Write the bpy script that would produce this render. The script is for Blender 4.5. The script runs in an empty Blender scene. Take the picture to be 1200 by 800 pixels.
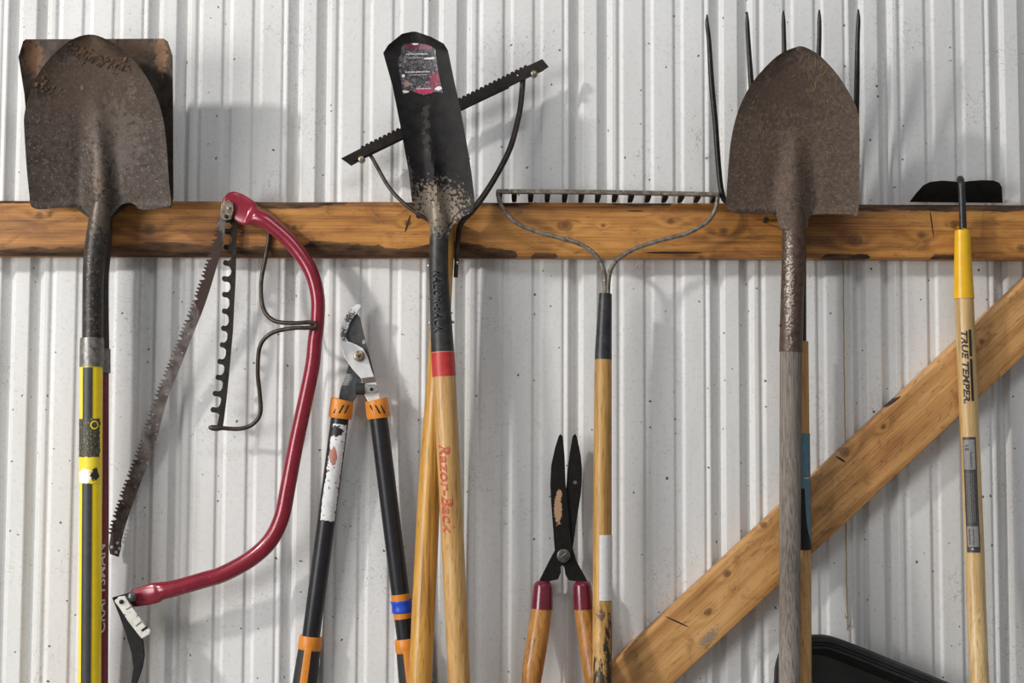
import bpy, bmesh, math, random
from mathutils import Vector, Matrix
from mathutils.geometry import delaunay_2d_cdt
random.seed(7)
S = bpy.context.scene
# ------------------------------------------------------------------ camera
F, DIST, PITCH, ROLL, ZC = 1900.0, 2.65, math.radians(4.25), math.radians(0.22), 1.55
cam_d = bpy.data.cameras.new('camera'); cam = bpy.data.objects.new('camera', cam_d)
S.collection.objects.link(cam); S.camera = cam
cam_d.sensor_width = 36; cam_d.lens = F * 36 / 1200
CR = Matrix.Rotation(math.pi / 2 + PITCH, 3, 'X') @ Matrix.Rotation(ROLL, 3, 'Z')
cam.rotation_euler = CR.to_euler(); cam.location = (0, -DIST, ZC)
CL = Vector((0, -DIST, ZC))
# ------------------------------------------------------------------ light
S.view_settings.view_transform = 'Standard'; S.view_settings.look = 'None'
S.view_settings.gamma = 1; S.view_settings.use_curve_mapping = False
S.view_settings.exposure = 0.0
W = bpy.data.worlds.new('world'); S.world = W; W.use_nodes = True
W.node_tree.nodes['Background'].inputs[0].default_value = (0.93, 0.96, 1.0, 1)
W.node_tree.nodes['Background'].inputs[1].default_value = 0.24
def area(name, loc, target, size, power, col, sy=None):
    l = bpy.data.lights.new(name, 'AREA'); o = bpy.data.objects.new(name, l)
    S.collection.objects.link(o); o.location = loc
    o.rotation_euler = (Vector(target) - Vector(loc)).to_track_quat('-Z', 'Y').to_euler()
    l.energy = power; l.color = col; l.size = size
    if sy: l.shape = 'RECTANGLE'; l.size_y = sy
    return o
area('key_lamp', (-3.0, -2.0, 3.3), (0.0, 0, 1.75), 0.2, 76, (1.0, 0.965, 0.92))
area('left_fill', (-2.7, -2.6, 1.75), (-0.4, 0, 1.6), 1.4, 62, (1.0, 0.985, 0.96), 1.3)  # broad soft fill added from the left; no window is known there
area('overhead_fill', (0.2, -1.9, 3.3), (0.0, 0, 1.6), 1.2, 12, (0.97, 0.98, 1.0), 0.5)  # unseen overhead fill, added for highlights on the metal

# ------------------------------------------------------------------ helpers
def P(px, py, d=0.0):
    """point on the plane d metres in front of the wall seen at a photo position"""
    r = CR @ Vector(((px - 600) / F, (400 - py) / F, -1))
    t = (DIST - d) / r.y
    return CL + r * t
def mpp(d=0.0): return (DIST - d) / F
def srgb(r, g, b):
    f = lambda c: (c / 255) / 12.92 if c <= 10 else (((c / 255) + .055) / 1.055) ** 2.4
    return (f(r), f(g), f(b), 1)
ORG = {}
def root(name, loc, label, cat, group=None):
    o = bpy.data.objects.new(name, None); S.collection.objects.link(o)
    o.location = loc; o.empty_display_size = .03; ORG[o.name] = Vector(loc)
    o['label'] = label; o['category'] = cat
    if group: o['group'] = group
    return o
def org(parent): return ORG[parent.name]
class MB:
    def __init__(s): s.v = []; s.f = []; s.att = {}
    def add(s, vs, fs):
        n = len(s.v); s.v += [Vector(v) for v in vs]; s.f += [[i + n for i in f] for f in fs]; return s
def build(name, mb, mat, parent=None, loc=None, smooth=True, bevel=0, label=None, kind=None, cat=None, group=None, recalc=True):
    o0 = org(parent) if parent else Vector(loc or (0, 0, 0))
    me = bpy.data.meshes.new(name)
    me.from_pydata([v - o0 for v in mb.v], [], mb.f)
    if recalc:
        bm = bmesh.new(); bm.from_mesh(me); bmesh.ops.recalc_face_normals(bm, faces=bm.faces); bm.to_mesh(me); bm.free()
    me.polygons.foreach_set('use_smooth', [smooth] * len(me.polygons))
    me.materials.append(mat)
    ob = bpy.data.objects.new(name, me); S.collection.objects.link(ob)
    ORG[ob.name] = o0
    if parent: ob.parent = parent
    else: ob.location = o0
    if smooth:
        try: me.set_sharp_from_angle(angle=math.radians(38))
        except Exception: pass
    if bevel:
        m = ob.modifiers.new('bevel', 'BEVEL'); m.width = bevel; m.segments = 2; m.limit_method = 'ANGLE'; m.angle_limit = math.radians(40)
    if label: ob['label'] = label
    if kind: ob['kind'] = kind
    if cat: ob['category'] = cat
    if group: ob['group'] = group
    return ob
def cr(pts, n):
    """Catmull-Rom through tuples"""
    out = []
    L = len(pts)
    for i in range(L - 1):
        p0 = pts[max(i - 1, 0)]; p1 = pts[i]; p2 = pts[i + 1]; p3 = pts[min(i + 2, L - 1)]
        for k in range(n):
            t = k / n
            out.append(tuple(0.5 * ((2 * b) + (c - a) * t + (2 * a - 5 * b + 4 * c - d) * t * t + (3 * b - a - 3 * c + d) * t ** 3)
                             for a, b, c, d in zip(p0, p1, p2, p3)))
    out.append(tuple(pts[-1]))
    return out
def sweep(mb, centers, rad, n=20, ref=Vector((0, -1, 0)), cap=True):
    """tube through centres; rad = list of (side, normal) radii"""
    rings = []
    L = len(centers)
    for i, c in enumerate(centers):
        t = (centers[min(i + 1, L - 1)] - centers[max(i - 1, 0)]).normalized()
        s = t.cross(ref)
        s = s.normalized() if s.length > 1e-6 else Vector((1, 0, 0))
        nn = s.cross(t).normalized()
        a, b = rad[i] if isinstance(rad[i], (tuple, list)) else (rad[i], rad[i])
        rings.append([c + s * (a * math.cos(2 * math.pi * k / n)) + nn * (b * math.sin(2 * math.pi * k / n)) for k in range(n)])
    vs = [v for r in rings for v in r]; fs = []
    for i in range(L - 1):
        for k in range(n):
            a = i * n + k; b = i * n + (k + 1) % n
            fs.append([a, b, b + n, a + n])
    if cap: fs.append(list(range(n))[::-1]); fs.append([(L - 1) * n + k for k in range(n)])
    return mb.add(vs, fs)
def ptube(mb, pts, n=20, sub=6, flat=None, ref=Vector((0, -1, 0))):
    """pts: (px, py, d, r_px[, rn_metres])"""
    q = cr(pts, sub) if sub > 1 and len(pts) > 2 else pts
    cs = [P(p[0], p[1], p[2]) for p in q]
    rs = [(p[3] * mpp(p[2]), (p[4] if len(p) > 4 else p[3] * mpp(p[2]))) for p in q]
    return sweep(mb, cs, rs, n, ref)
def inside(x, y, poly):
    c = False; j = len(poly) - 1
    for i in range(len(poly)):
        if (poly[i][1] > y) != (poly[j][1] > y) and x < (poly[j][0] - poly[i][0]) * (y - poly[i][1]) / (poly[j][1] - poly[i][1]) + poly[i][0]: c = not c
        j = i
    return c
def segd(x, y, a, b):
    dx, dy = b[0] - a[0], b[1] - a[1]; L = dx * dx + dy * dy
    t = 0 if L == 0 else max(0, min(1, ((x - a[0]) * dx + (y - a[1]) * dy) / L))
    return math.hypot(x - a[0] - t * dx, y - a[1] - t * dy)
def sheet(mb, outline, dfn, thick=.002, sp=5.0, smooth_outline=False):
    """a thin formed metal sheet: outline in photo units, dfn(x, y) its distance from the wall"""
    o = list(outline)
    if smooth_outline: o = cr(o + [o[0]], 3)[:-1]
    res = []
    for i in range(len(o)):
        a, b = o[i], o[(i + 1) % len(o)]; L = math.hypot(b[0] - a[0], b[1] - a[1]); k = max(1, int(round(L / sp)))
        for j in range(k): res.append((a[0] + (b[0] - a[0]) * j / k, a[1] + (b[1] - a[1]) * j / k))
    nb = len(res)
    xs = [p[0] for p in res]; ys = [p[1] for p in res]; ins = []
    y = min(ys) + sp * .5
    while y < max(ys):
        x = min(xs) + sp * .5
        while x < max(xs):
            if inside(x, y, res) and min(segd(x, y, res[i], res[(i + 1) % nb]) for i in range(nb)) > sp * .45: ins.append((x, y))
            x += sp
        y += sp
    pts = [Vector(p) for p in res + ins]
    V, E, FF, _, _, _ = delaunay_2d_cdt(pts, [(i, (i + 1) % nb) for i in range(nb)], [list(range(nb))], 1, 1e-5)
    n = len(V)
    front = [P(v[0], v[1], dfn(v[0], v[1])) for v in V]
    e = 1.0
    back = []
    for v, p in zip(V, front): back.append(p + Vector((0, thick, 0)))
    fs = [list(f) for f in FF] + [[i + n for i in f][::-1] for f in FF]
    cnt = {}
    for f in FF:
        for i in range(len(f)):
            a, b = f[i], f[(i + 1) % len(f)]; cnt[(a, b)] = 1
    for (a, b) in list(cnt):
        if (b, a) not in cnt: fs.append([b, a, a + n, b + n])
    return mb.add(front + back, fs)
def plate(mb, outline, d, thick=.003, dfn=None, holes=()):
    """flat profile cut from plate (may have holes); d = distance of its front face from the wall"""
    loops_ = [list(outline)] + [list(h) for h in holes]; pts = []; edges = []
    for lp in loops_:
        n0 = len(pts); lp2 = []
        for i_, p in enumerate(lp):
            q = lp[(i_ + 1) % len(lp)]; L = math.hypot(q[0] - p[0], q[1] - p[1]); k = max(1, int(L / 12))
            lp2 += [(p[0] + (q[0] - p[0]) * j_ / k, p[1] + (q[1] - p[1]) * j_ / k) for j_ in range(k)]
        pts += lp2; edges += [(n0 + i_, n0 + (i_ + 1) % len(lp2)) for i_ in range(len(lp2))]
    V, E, FF, _, _, _ = delaunay_2d_cdt([Vector(p) for p in pts], edges, [], 0, 1e-5)
    keep = []
    for f in FF:
        cx = sum(V[i_][0] for i_ in f) / len(f); cy = sum(V[i_][1] for i_ in f) / len(f)
        if inside(cx, cy, outline) and not any(inside(cx, cy, h) for h in holes): keep.append(list(f))
    fr_ = [P(v[0], v[1], dfn(v[0], v[1]) if dfn else d) for v in V]; n = len(V)
    bk_ = [p + Vector((0, thick, 0)) for p in fr_]
    fs = keep + [[i_ + n for i_ in f][::-1] for f in keep]
    ed = {(f[i_], f[(i_ + 1) % len(f)]) for f in keep for i_ in range(len(f))}
    fs += [[b, a, a + n, b + n] for a, b in ed if (b, a) not in ed]
    return mb.add(fr_ + bk_, fs)
def ring(cx, cy, r, n=14): return [(cx + r * math.cos(2 * math.pi * k / n), cy + r * math.sin(2 * math.pi * k / n)) for k in range(n)]
def disc(mb, px, py, d, r_px, h=.003, n=24, dome=0.0):
    c = P(px, py, d); r = r_px * mpp(d)
    prof = [(r, -h)] + ([(r, 0)] if not dome else [(r * math.cos(a), dome * math.sin(a)) for a in [i * math.pi / 2 / 5 for i in range(5)]])
    if dome: prof.append((r * .08, dome))
    vs = []; L = len(prof)
    for pr, ph in prof:
        vs += [c + Vector((pr * math.cos(2 * math.pi * k / n), -ph, pr * math.sin(2 * math.pi * k / n))) for k in range(n)]
    fs = [[i * n + k, i * n + (k + 1) % n, (i + 1) * n + (k + 1) % n, (i + 1) * n + k] for i in range(L - 1) for k in range(n)]
    fs += [list(range(n)), [(L - 1) * n + k for k in range(n)]]
    return mb.add(vs, fs)
def rod(mb, a, b, r0, r1=None, n=16):
    return sweep(mb, [a, b], [r0, r1 or r0], n, Vector((0, -1, 0)) if abs((b - a).normalized().y) < .9 else Vector((0, 0, 1)))
def patch(mb, top, bot, a0, a1, eps=.0003, nu=14, nl=20, ragged=None, th=.0003):
    """thin film lying on a round handle: top/bot = (px, py, d, r_px); angles in degrees, 0 = facing out, + = right"""
    A = P(*top[:3]); B = P(*bot[:3]); t = (B - A).normalized(); n0 = Vector((0, -1, 0)); s = Vector((1, 0, 0))
    s = (s - t * s.dot(t)).normalized(); n0 = (n0 - t * n0.dot(t)).normalized()
    r0, r1 = top[3] * mpp(top[2]), bot[3] * mpp(bot[2])
    vs = []; 
    for lay in (eps + th, eps - .0006):
        for i in range(nl + 1):
            f = i / nl; c = A.lerp(B, f); r = r0 + (r1 - r0) * f + lay
            for k in range(nu + 1):
                a = a0 + (a1 - a0) * k / nu
                if ragged and k in (0, nu): a += random.uniform(-ragged, ragged)
                a = math.radians(a); q = c
                if ragged and i in (0, nl): q = c + t * random.uniform(-.001, .001)
                vs.append(q + s * (r * math.sin(a)) + n0 * (r * math.cos(a)))
    w = nu + 1; N = (nl + 1) * w; fs = []
    for i in range(nl):
        for k in range(nu):
            q = [i * w + k, i * w + k + 1, (i + 1) * w + k + 1, (i + 1) * w + k]
            fs.append(q)
    edge = [k for k in range(w)] + [i * w + nu for i in range(1, nl + 1)] + [nl * w + k for k in range(nu - 1, -1, -1)] + [i * w for i in range(nl - 1, 0, -1)]
    for i in range(len(edge)):
        a, b = edge[i], edge[(i + 1) % len(edge)]; fs.append([a, b, b + N, a + N])
    return mb.add(vs, fs)
def text_mesh(s, height, extr=0.0, shear=0.0, off=0.0, width=None):
    cu = bpy.data.curves.new('t', 'FONT'); cu.body = s; cu.size = 1; cu.shear = shear; cu.offset = off; cu.fill_mode = 'FRONT'; cu.resolution_u = 3
    ob = bpy.data.objects.new('t', cu); S.collection.objects.link(ob)
    dg = bpy.context.evaluated_depsgraph_get(); dg.update()
    me = bpy.data.meshes.new_from_object(ob.evaluated_get(dg))
    vs = [v.co.copy() for v in me.vertices]; fs = [list(p.vertices) for p in me.polygons]
    bpy.data.objects.remove(ob); bpy.data.curves.remove(cu); bpy.data.meshes.remove(me)
    x0 = min(v.x for v in vs); x1 = max(v.x for v in vs); y0 = min(v.y for v in vs); y1 = max(v.y for v in vs)
    k = height / (y1 - y0); kx = (width / (x1 - x0)) if width else k
    return [((v.x - x0) * kx, (v.y - (y0 + y1) / 2) * k) for v in vs], fs
def text_on(mb, s, top, bot, ang, height, down=True, eps=.0005, th=0.0, **kw):
    """lettering running along a round handle between two photo points"""
    A = P(*top[:3]); B = P(*bot[:3]); Lg = (B - A).length; t = (B - A).normalized(); n0 = Vector((0, -1, 0)); sd = Vector((1, 0, 0))
    sd = (sd - t * sd.dot(t)).normalized(); n0 = (n0 - t * n0.dot(t)).normalized()
    vs2, fs = text_mesh(s, height, width=Lg, **kw)
    r0, r1 = top[3] * mpp(top[2]), bot[3] * mpp(bot[2])
    out = []
    for lay in ((eps + th, eps - .0004) if th else (eps,)):
        for u, v in vs2:
            f = u / Lg if down else 1 - u / Lg
            r = r0 + (r1 - r0) * f; a = math.radians(ang) + (v if down else -v) / r
            out.append(A.lerp(B, f) + sd * ((r + lay) * math.sin(a)) + n0 * ((r + lay) * math.cos(a)))
    n = len(vs2); F2 = [list(f) for f in fs]
    if th:
        cnt = set()
        for f in fs:
            for i in range(len(f)): cnt.add((f[i], f[(i + 1) % len(f)]))
        for a, b in cnt:
            if (b, a) not in cnt: F2.append([b, a, a + n, b + n])
    return mb.add(out, F2)

# ------------------------------------------------------------------ materials
class NT:
    def __init__(s, name):
        s.mat = bpy.data.materials.new(name); s.mat.use_nodes = True; s.t = s.mat.node_tree; s.b = s.t.nodes['Principled BSDF']
        s.co = s.t.nodes.new('ShaderNodeTexCoord').outputs['Object']
        sp = s.t.nodes.new('ShaderNodeSeparateXYZ'); s.t.links.new(s.co, sp.inputs[0]); s.x, s.y, s.z = sp.outputs
    def lk(s, a, b):
        if hasattr(a, 'links'): s.t.links.new(a, b)
        else: b.default_value = a
    def m(s, op, a, b=0.0, c=0.0, clamp=False):
        n = s.t.nodes.new('ShaderNodeMath'); n.operation = op; n.use_clamp = clamp
        s.lk(a, n.inputs[0]); s.lk(b, n.inputs[1]); s.lk(c, n.inputs[2]); return n.outputs[0]
    def noise(s, scale, stretch=(1, 1, 1), detail=4, rough=.55, dist=0, off=(0, 0, 0)):
        mp = s.t.nodes.new('ShaderNodeMapping'); s.lk(s.co, mp.inputs[0]); mp.inputs['Scale'].default_value = stretch; mp.inputs['Location'].default_value = off
        n = s.t.nodes.new('ShaderNodeTexNoise'); s.lk(mp.outputs[0], n.inputs['Vector'])
        n.inputs['Scale'].default_value = scale; n.inputs['Detail'].default_value = detail; n.inputs['Roughness'].default_value = rough; n.inputs['Distortion'].default_value = dist
        return n.outputs['Fac']
    def ramp(s, f, stops):
        n = s.t.nodes.new('ShaderNodeValToRGB'); s.lk(f, n.inputs[0]); e = n.color_ramp.elements
        e[0].position, e[0].color = stops[0]; e[1].position, e[1].color = stops[-1]
        for p, c in stops[1:-1]: k = e.new(p); k.color = c
        return n.outputs[0]
    def step(s, f, lo, hi):
        n = s.t.nodes.new('ShaderNodeMapRange'); n.interpolation_type = 'SMOOTHSTEP'; s.lk(f, n.inputs[0]); n.inputs[1].default_value = lo; n.inputs[2].default_value = hi
        return n.outputs[0]
    def mix(s, f, a, b, mode='MIX'):
        n = s.t.nodes.new('ShaderNodeMix'); n.data_type = 'RGBA'; n.blend_type = mode
        s.lk(f, n.inputs[0]); s.lk(a, n.inputs[6]); s.lk(b, n.inputs[7]); return n.outputs[2]
    def blob(s, cx, cz, rx, rz, nscale, edge, stretch=(1, 1, 1), lo=0, hi=.12, rot=0):
        X = s.m('SUBTRACT', s.x, cx); Z = s.m('SUBTRACT', s.z, cz)
        if rot:
            c, q = math.cos(rot), math.sin(rot)
            X, Z = s.m('ADD', s.m('MULTIPLY', X, c), s.m('MULTIPLY', Z, q)), s.m('SUBTRACT', s.m('MULTIPLY', Z, c), s.m('MULTIPLY', X, q))
        X = s.m('DIVIDE', X, rx); Z = s.m('DIVIDE', Z, rz)
        g = s.m('SUBTRACT', 1.0, s.m('ADD', s.m('MULTIPLY', X, X), s.m('MULTIPLY', Z, Z)))
        n = s.noise(nscale, stretch, 5, .65)
        return s.step(s.m('ADD', s.m('MULTIPLY', g, .5), s.m('MULTIPLY', s.m('SUBTRACT', n, .5), edge * 2)), lo, hi)
    def out(s, col, rough=.5, metal=0.0, bump=None, bs=.3, bd=.001, spec=None, coat=None):
        s.lk(col, s.b.inputs['Base Color']); s.lk(rough, s.b.inputs['Roughness']); s.lk(metal, s.b.inputs['Metallic'])
        if spec is not None: s.b.inputs['Specular IOR Level'].default_value = spec
        if coat: s.b.inputs['Coat Weight'].default_value = coat; s.b.inputs['Coat Roughness'].default_value = .12
        if bump is not None:
            b = s.t.nodes.new('ShaderNodeBump'); b.inputs['Strength'].default_value = bs; b.inputs['Distance'].default_value = bd
            s.lk(bump, b.inputs['Height']); s.t.links.new(b.outputs[0], s.b.inputs['Normal'])
        return s.mat
def simple(name, c1, c2, scale=60, rough=.45, metal=0.0, bs=.15, stretch=(1, 1, 1), blobs=(), flecks=None, coat=None, spec=None, r2=None, bd=.001):
    """two-tone noisy paint or metal; blobs: (cx, cz, rx, rz, colour, noise scale, edge[, stretch])"""
    t = NT(name); n = t.noise(scale, stretch, 6, .62)
    c = t.ramp(n, [(.32, c1), (.68, c2)])
    if flecks:
        fc, fs, thr = flecks
        c = t.mix(t.step(t.noise(fs, stretch, 3, .6, off=(3, 1, 2)), thr, thr + .05), c, fc)
    bumpv = n
    for bl in blobs:
        f = t.m('MULTIPLY', t.blob(bl[0], bl[1], bl[2], bl[3], bl[5], bl[6], bl[7] if len(bl) > 7 else (1, 1, 1), hi=.12 if bl[6] < 1 else .35), bl[4][3])
        c = t.mix(f, c, (*bl[4][:3], 1)); bumpv = t.m('ADD', bumpv, t.m('MULTIPLY', f, .7))
    rr = rough if r2 is None else t.m('ADD', rough, t.m('MULTIPLY', n, r2 - rough))
    return t.out(c, rr, metal, bumpv, bs, bd, spec, coat)
def handle_wood(name, c1, c2, c3, blobs=(), rough=.42, fine=1.0, coat=None, bs=.15):
    t = NT(name)
    g = t.noise(170 * fine, (1, 1, .022), 6, .7, .3); g2 = t.noise(16, (1, 1, .16), 4, .6, .8, (2, 0, 5)); sp = t.noise(330, (1, 1, .07), 3, .6)
    c = t.ramp(t.m('ADD', t.m('MULTIPLY', g, .6), t.m('MULTIPLY', g2, .4)), [(.38, c1), (.5, c2), (.62, c3)])
    c = t.mix(t.m('MULTIPLY', t.step(sp, .54, .68), .55), c, tuple(v * .62 for v in c1[:3]) + (1,))
    for bl in blobs:
        c = t.mix(t.m('MULTIPLY', t.blob(bl[0], bl[1], bl[2], bl[3], bl[5], bl[6], bl[7] if len(bl) > 7 else (1, 1, 1), hi=.12 if bl[6] < 1 else .35), bl[4][3]), c, (*bl[4][:3], 1))
    return t.out(c, rough, 0.0, g, bs, .001, None, coat)

def loc2(px, py, d, o):      # local x, z of a photo point relative to an origin
    v = P(px, py, d) - o; return v.x, v.z

# ------------------------------------------------------------------ setting: wall and floor
t = NT('white_ribbed_steel')
n1 = t.noise(9, (1, 1, .25), 5, .6); n2 = t.noise(150, (1, 1, 1), 4, .7); n3 = t.noise(22, (1, 1, .08), 4, .6, 0, (5, 0, 0))
c = t.ramp(n1, [(.3, (.64, .635, .62, 1)), (.7, (.75, .75, .745, 1))])
c = t.mix(t.m('MULTIPLY', t.step(n2, .5, .72), .42), c, (.45, .44, .41, 1))
c = t.mix(t.m('MULTIPLY', t.step(n3, .55, .72), .28), c, (.50, .47, .40, 1))
vor = t.t.nodes.new('ShaderNodeTexVoronoi'); vor.inputs['Scale'].default_value = 74
wn = t.t.nodes.new('ShaderNodeTexNoise'); wn.inputs['Scale'].default_value = 230; t.lk(t.co, wn.inputs['Vector'])
wv = t.t.nodes.new('ShaderNodeVectorMath'); wv.operation = 'MULTIPLY_ADD'; t.lk(wn.outputs['Color'], wv.inputs[0]); wv.inputs[1].default_value = (.006, .006, .006); t.lk(t.co, wv.inputs[2])
t.lk(wv.outputs[0], vor.inputs['Vector'])
sepc = t.t.nodes.new('ShaderNodeSeparateColor'); t.lk(vor.outputs['Color'], sepc.inputs[0])
rad = t.m('MULTIPLY', t.m('MULTIPLY', t.step(sepc.outputs[0], .55, 1.0), t.step(sepc.outputs[0], .55, 1.0)), .17)
spk = t.step(t.m('SUBTRACT', rad, t.m('ADD', vor.outputs['Distance'], t.m('MULTIPLY', t.m('SUBTRACT', n2, .5), .06))), 0, .02)
c = t.mix(t.m('MULTIPLY', spk, .88), c, (.045, .038, .032, 1))
# fine scratches
scr = t.noise(30, (1, 1, 1), 2, .5, 2.5, (7, 3, 1)); scr = t.m('ABSOLUTE', t.m('SUBTRACT', scr, .5))
sm = t.m('MULTIPLY', t.m('SUBTRACT', 1.0, t.step(scr, 0, .010)), t.step(t.noise(7, (1, 1, 1), 3, .5, 0, (9, 9, 2)), .53, .60))
c = t.mix(t.m('MULTIPLY', sm, .6), c, (.18, .16, .14, 1))
WALL = t.out(c, .5, 0.0, n2, .15, .0006, .3)
base = [(0, 0), (7, -.014), (10.5, -.014), (16.5, 0), (33, 0), (40, -.014), (43.5, -.014), (50, 0), (55, 0), (58.5, -.0032), (60, -.0032), (63.5, 0),
        (86, 0), (89, -.0032), (96, -.0032), (99, 0), (121, 0), (124, -.0032), (131, -.0032), (134, 0), (156, 0), (158, -.0022), (159.4, -.0022), (161.5, 0)]
xA = P(10, 20).x; per = (P(995, 20).x - xA) / 6
k1 = per / 164.0
prof = []
for k in range(-6, 14):
    for o_, d_ in base:
        prof.append((xA + k * per + o_ * k1, d_))
# round the crests a little: insert softened corner points
soft = []
for i, (x, d) in enumerate(prof):
    if 0 < i < len(prof) - 1:
        for nx, nd, sgn in ((prof[i - 1][0], prof[i - 1][1], -1), (prof[i + 1][0], prof[i + 1][1], 1)):
            L = math.hypot(nx - x, nd - d); q = min(.0011, L * .4) / L
            soft.append((x + (nx - x) * q, d + (nd - d) * q))
    else: soft.append((x, d))
ZB, ZT = 0.0, 2.75
mb = MB(); n = len(soft)
front = [Vector((x, -d, z)) for z in (ZB, ZT) for x, d in soft]
back = [Vector((x, .03, z)) for z in (ZB, ZT) for x, d in soft]
fs = [[i, i + 1, n + i + 1, n + i] for i in range(n - 1)] + [[2 * n + i, 3 * n + i, 3 * n + i + 1, 2 * n + i + 1] for i in range(n - 1)]
fs += [[i, 2 * n + i, 2 * n + i + 1, i + 1] for i in range(n - 1)] + [[n + i, n + i + 1, 3 * n + i + 1, 3 * n + i] for i in range(n - 1)]
fs += [[0, n, 3 * n, 2 * n], [n - 1, 3 * n - 1, 4 * n - 1, 2 * n - 1]]
mb.add(front + back, fs)
wall = build('wall_back', mb, WALL, kind='structure', smooth=False)
XL, XR = soft[0][0], soft[-1][0]
t = NT('concrete'); c = t.ramp(t.noise(6, detail=8), [(.3, (.26, .25, .24, 1)), (.7, (.40, .39, .37, 1))])
CONC = t.out(c, .85, 0.0, t.noise(80), .3)
mb = MB(); mb.add([Vector((x, y, z)) for z in (-.1, 0) for x, y in ((XL, -4.2), (XR, -4.2), (XR, .03), (XL, .03))],
                  [[0, 3, 2, 1], [4, 5, 6, 7], [0, 1, 5, 4], [1, 2, 6, 5], [2, 3, 7, 6], [3, 0, 4, 7]])
build('floor', mb, CONC, kind='structure', smooth=False)

# ------------------------------------------------------------------ timber
def timber_mat(name, knots, light, mid, dark, K=260, cracks=(), scuff=()):
    t = NT(name)
    wl = t.noise(5, (.5, 1, 2.2), 3, .5); wh = t.noise(40, (.35, 1, 2), 3, .6)
    v = t.m('ADD', t.m('MULTIPLY', t.z, K), t.m('ADD', t.m('MULTIPLY', wl, 16), t.m('MULTIPLY', wh, 1.2)))
    kd = None
    for (kx, kz, kr) in knots:
        X = t.m('DIVIDE', t.m('SUBTRACT', t.x, kx), kr * 2.6); Z = t.m('DIVIDE', t.m('SUBTRACT', t.z, kz), kr * 1.5)
        r2 = t.m('ADD', t.m('MULTIPLY', X, X), t.m('MULTIPLY', Z, Z))
        g = t.m('EXPONENT', t.m('MULTIPLY', r2, -1.0)); v = t.m('ADD', v, t.m('MULTIPLY', g, 7))
        X2 = t.m('DIVIDE', t.m('SUBTRACT', t.x, kx), kr); Z2 = t.m('DIVIDE', t.m('SUBTRACT', t.z, kz), kr * .8)
        rr = t.m('SQRT', t.m('ADD', t.m('MULTIPLY', X2, X2), t.m('MULTIPLY', Z2, Z2)))
        q = t.m('SUBTRACT', 1.0, t.step(t.m('ADD', rr, t.m('MULTIPLY', t.m('SUBTRACT', wh, .5), 1.3)), .55, 1.1))
        q = t.m('MULTIPLY', q, t.m('ADD', .7, t.m('MULTIPLY', t.m('SINE', t.m('MULTIPLY', rr, 9)), .12)))
        kd = q if kd is None else t.m('MAXIMUM', kd, q)
    w = t.m('ADD', .5, t.m('MULTIPLY', t.m('SINE', v), .5))
    fib = t.noise(85, (.07, 1, 4), 7, .75); pat = t.noise(7, (.6, 1, 1.6), 4, .55, 0, (4, 4, 1))
    c = t.ramp(t.m('ADD', t.m('ADD', t.m('MULTIPLY', w, .07), t.m('MULTIPLY', fib, .46)), t.m('MULTIPLY', pat, .47)),
               [(.38, dark), (.5, mid), (.62, light)])
    c = t.mix(t.m('MULTIPLY', t.step(t.noise(120, (.35, 1, 1.3), 6, .75, .8), .56, .66), .55), c, (.09, .045, .018, 1))
    c = t.mix(t.m('MULTIPLY', t.step(t.noise(14, (.9, 1, 1.3), 6, .7, 1.2, (1, 6, 3)), .52, .70), .62), c, (.16, .065, .022, 1))
    if kd is not None: c = t.mix(t.m('MULTIPLY', kd, .92), c, (.060, .022, .009, 1))
    for (cx, cz, rx, rz, rot) in cracks: c = t.mix(t.blob(cx, cz, rx, rz, 90, .25, rot=rot), c, (.035, .018, .01, 1))
    for (cx, cz, rx, rz, rot, col) in scuff: c = t.mix(t.m('MULTIPLY', t.blob(cx, cz, rx, rz, 260, 1.1, hi=.4, rot=rot), .85), c, col)
    at = t.t.nodes.new('ShaderNodeAttribute'); at.attribute_name = 'wane'
    bk = t.noise(45, (.25, 1, 1.2), 5, .7, .5)
    wf = t.step(t.m('ADD', at.outputs['Fac'], t.m('MULTIPLY', t.m('SUBTRACT', bk, .5), .9)), .42, .6)
    bark = t.ramp(t.noise(70, (.3, 1, 2), 4, .6), [(.35, (.020, .010, .006, 1)), (.65, (.14, .068, .028, 1))])
    c = t.mix(wf, c, bark)
    return t.out(c, t.m('ADD', .42, t.m('MULTIPLY', wf, .35)), 0.0, t.m('ADD', fib, t.m('MULTIPLY', wf, bk)), .28, .0012, .4)
def vn(x, s, seed):
    from mathutils import noise as mn
    return mn.noise(Vector((x * s, seed, seed * .37)))
def timber(name, length_pts, h, thick, mat, matrix, label, cat, wb, wt, endl=(0, 0)):
    """beam along local X; wb/wt(x) give width of the barky chamfer below / above"""
    vs = []; fs = []; att = []
    for x in length_pts:
        b, tt = max(.0015, wb(x)), max(.0015, wt(x))
        ring = [(0, 0, .0), (thick - b * .9, 0, 1 if b > .004 else 0), (thick - b * .35, b * .35, 1 if b > .004 else 0), (thick, b, .6 if b > .004 else 0), (thick, b + .012, 0), (thick, h * .5, 0), (thick, h - tt - .01, 0), (thick, h - tt, .55 if tt > .004 else 0),
                (thick - tt * .35, h - tt * .35, .8 if tt > .004 else 0), (thick - tt * .9, h, .9 if tt > .004 else 0), (0, h, 0)]
        for d, z, a in ring: vs.append(Vector((x, -d, z))); att.append(a)
    m = 11
    for i in range(len(length_pts) - 1):
        for k in range(m):
            a = i * m + k; b = i * m + (k + 1) % m; fs.append([a, b, b + m, a + m])
    fs.append(list(range(m))); fs.append([(len(length_pts) - 1) * m + k for k in range(m)][::-1])
    mb = MB(); mb.add(vs, fs)
    o = build(name, mb, mat, label=label, cat=cat)
    a = o.data.attributes.new('wane', 'FLOAT', 'POINT')
    for i, q in enumerate(att): a.data[i].value = q
    o.matrix_world = matrix
    return o
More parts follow.
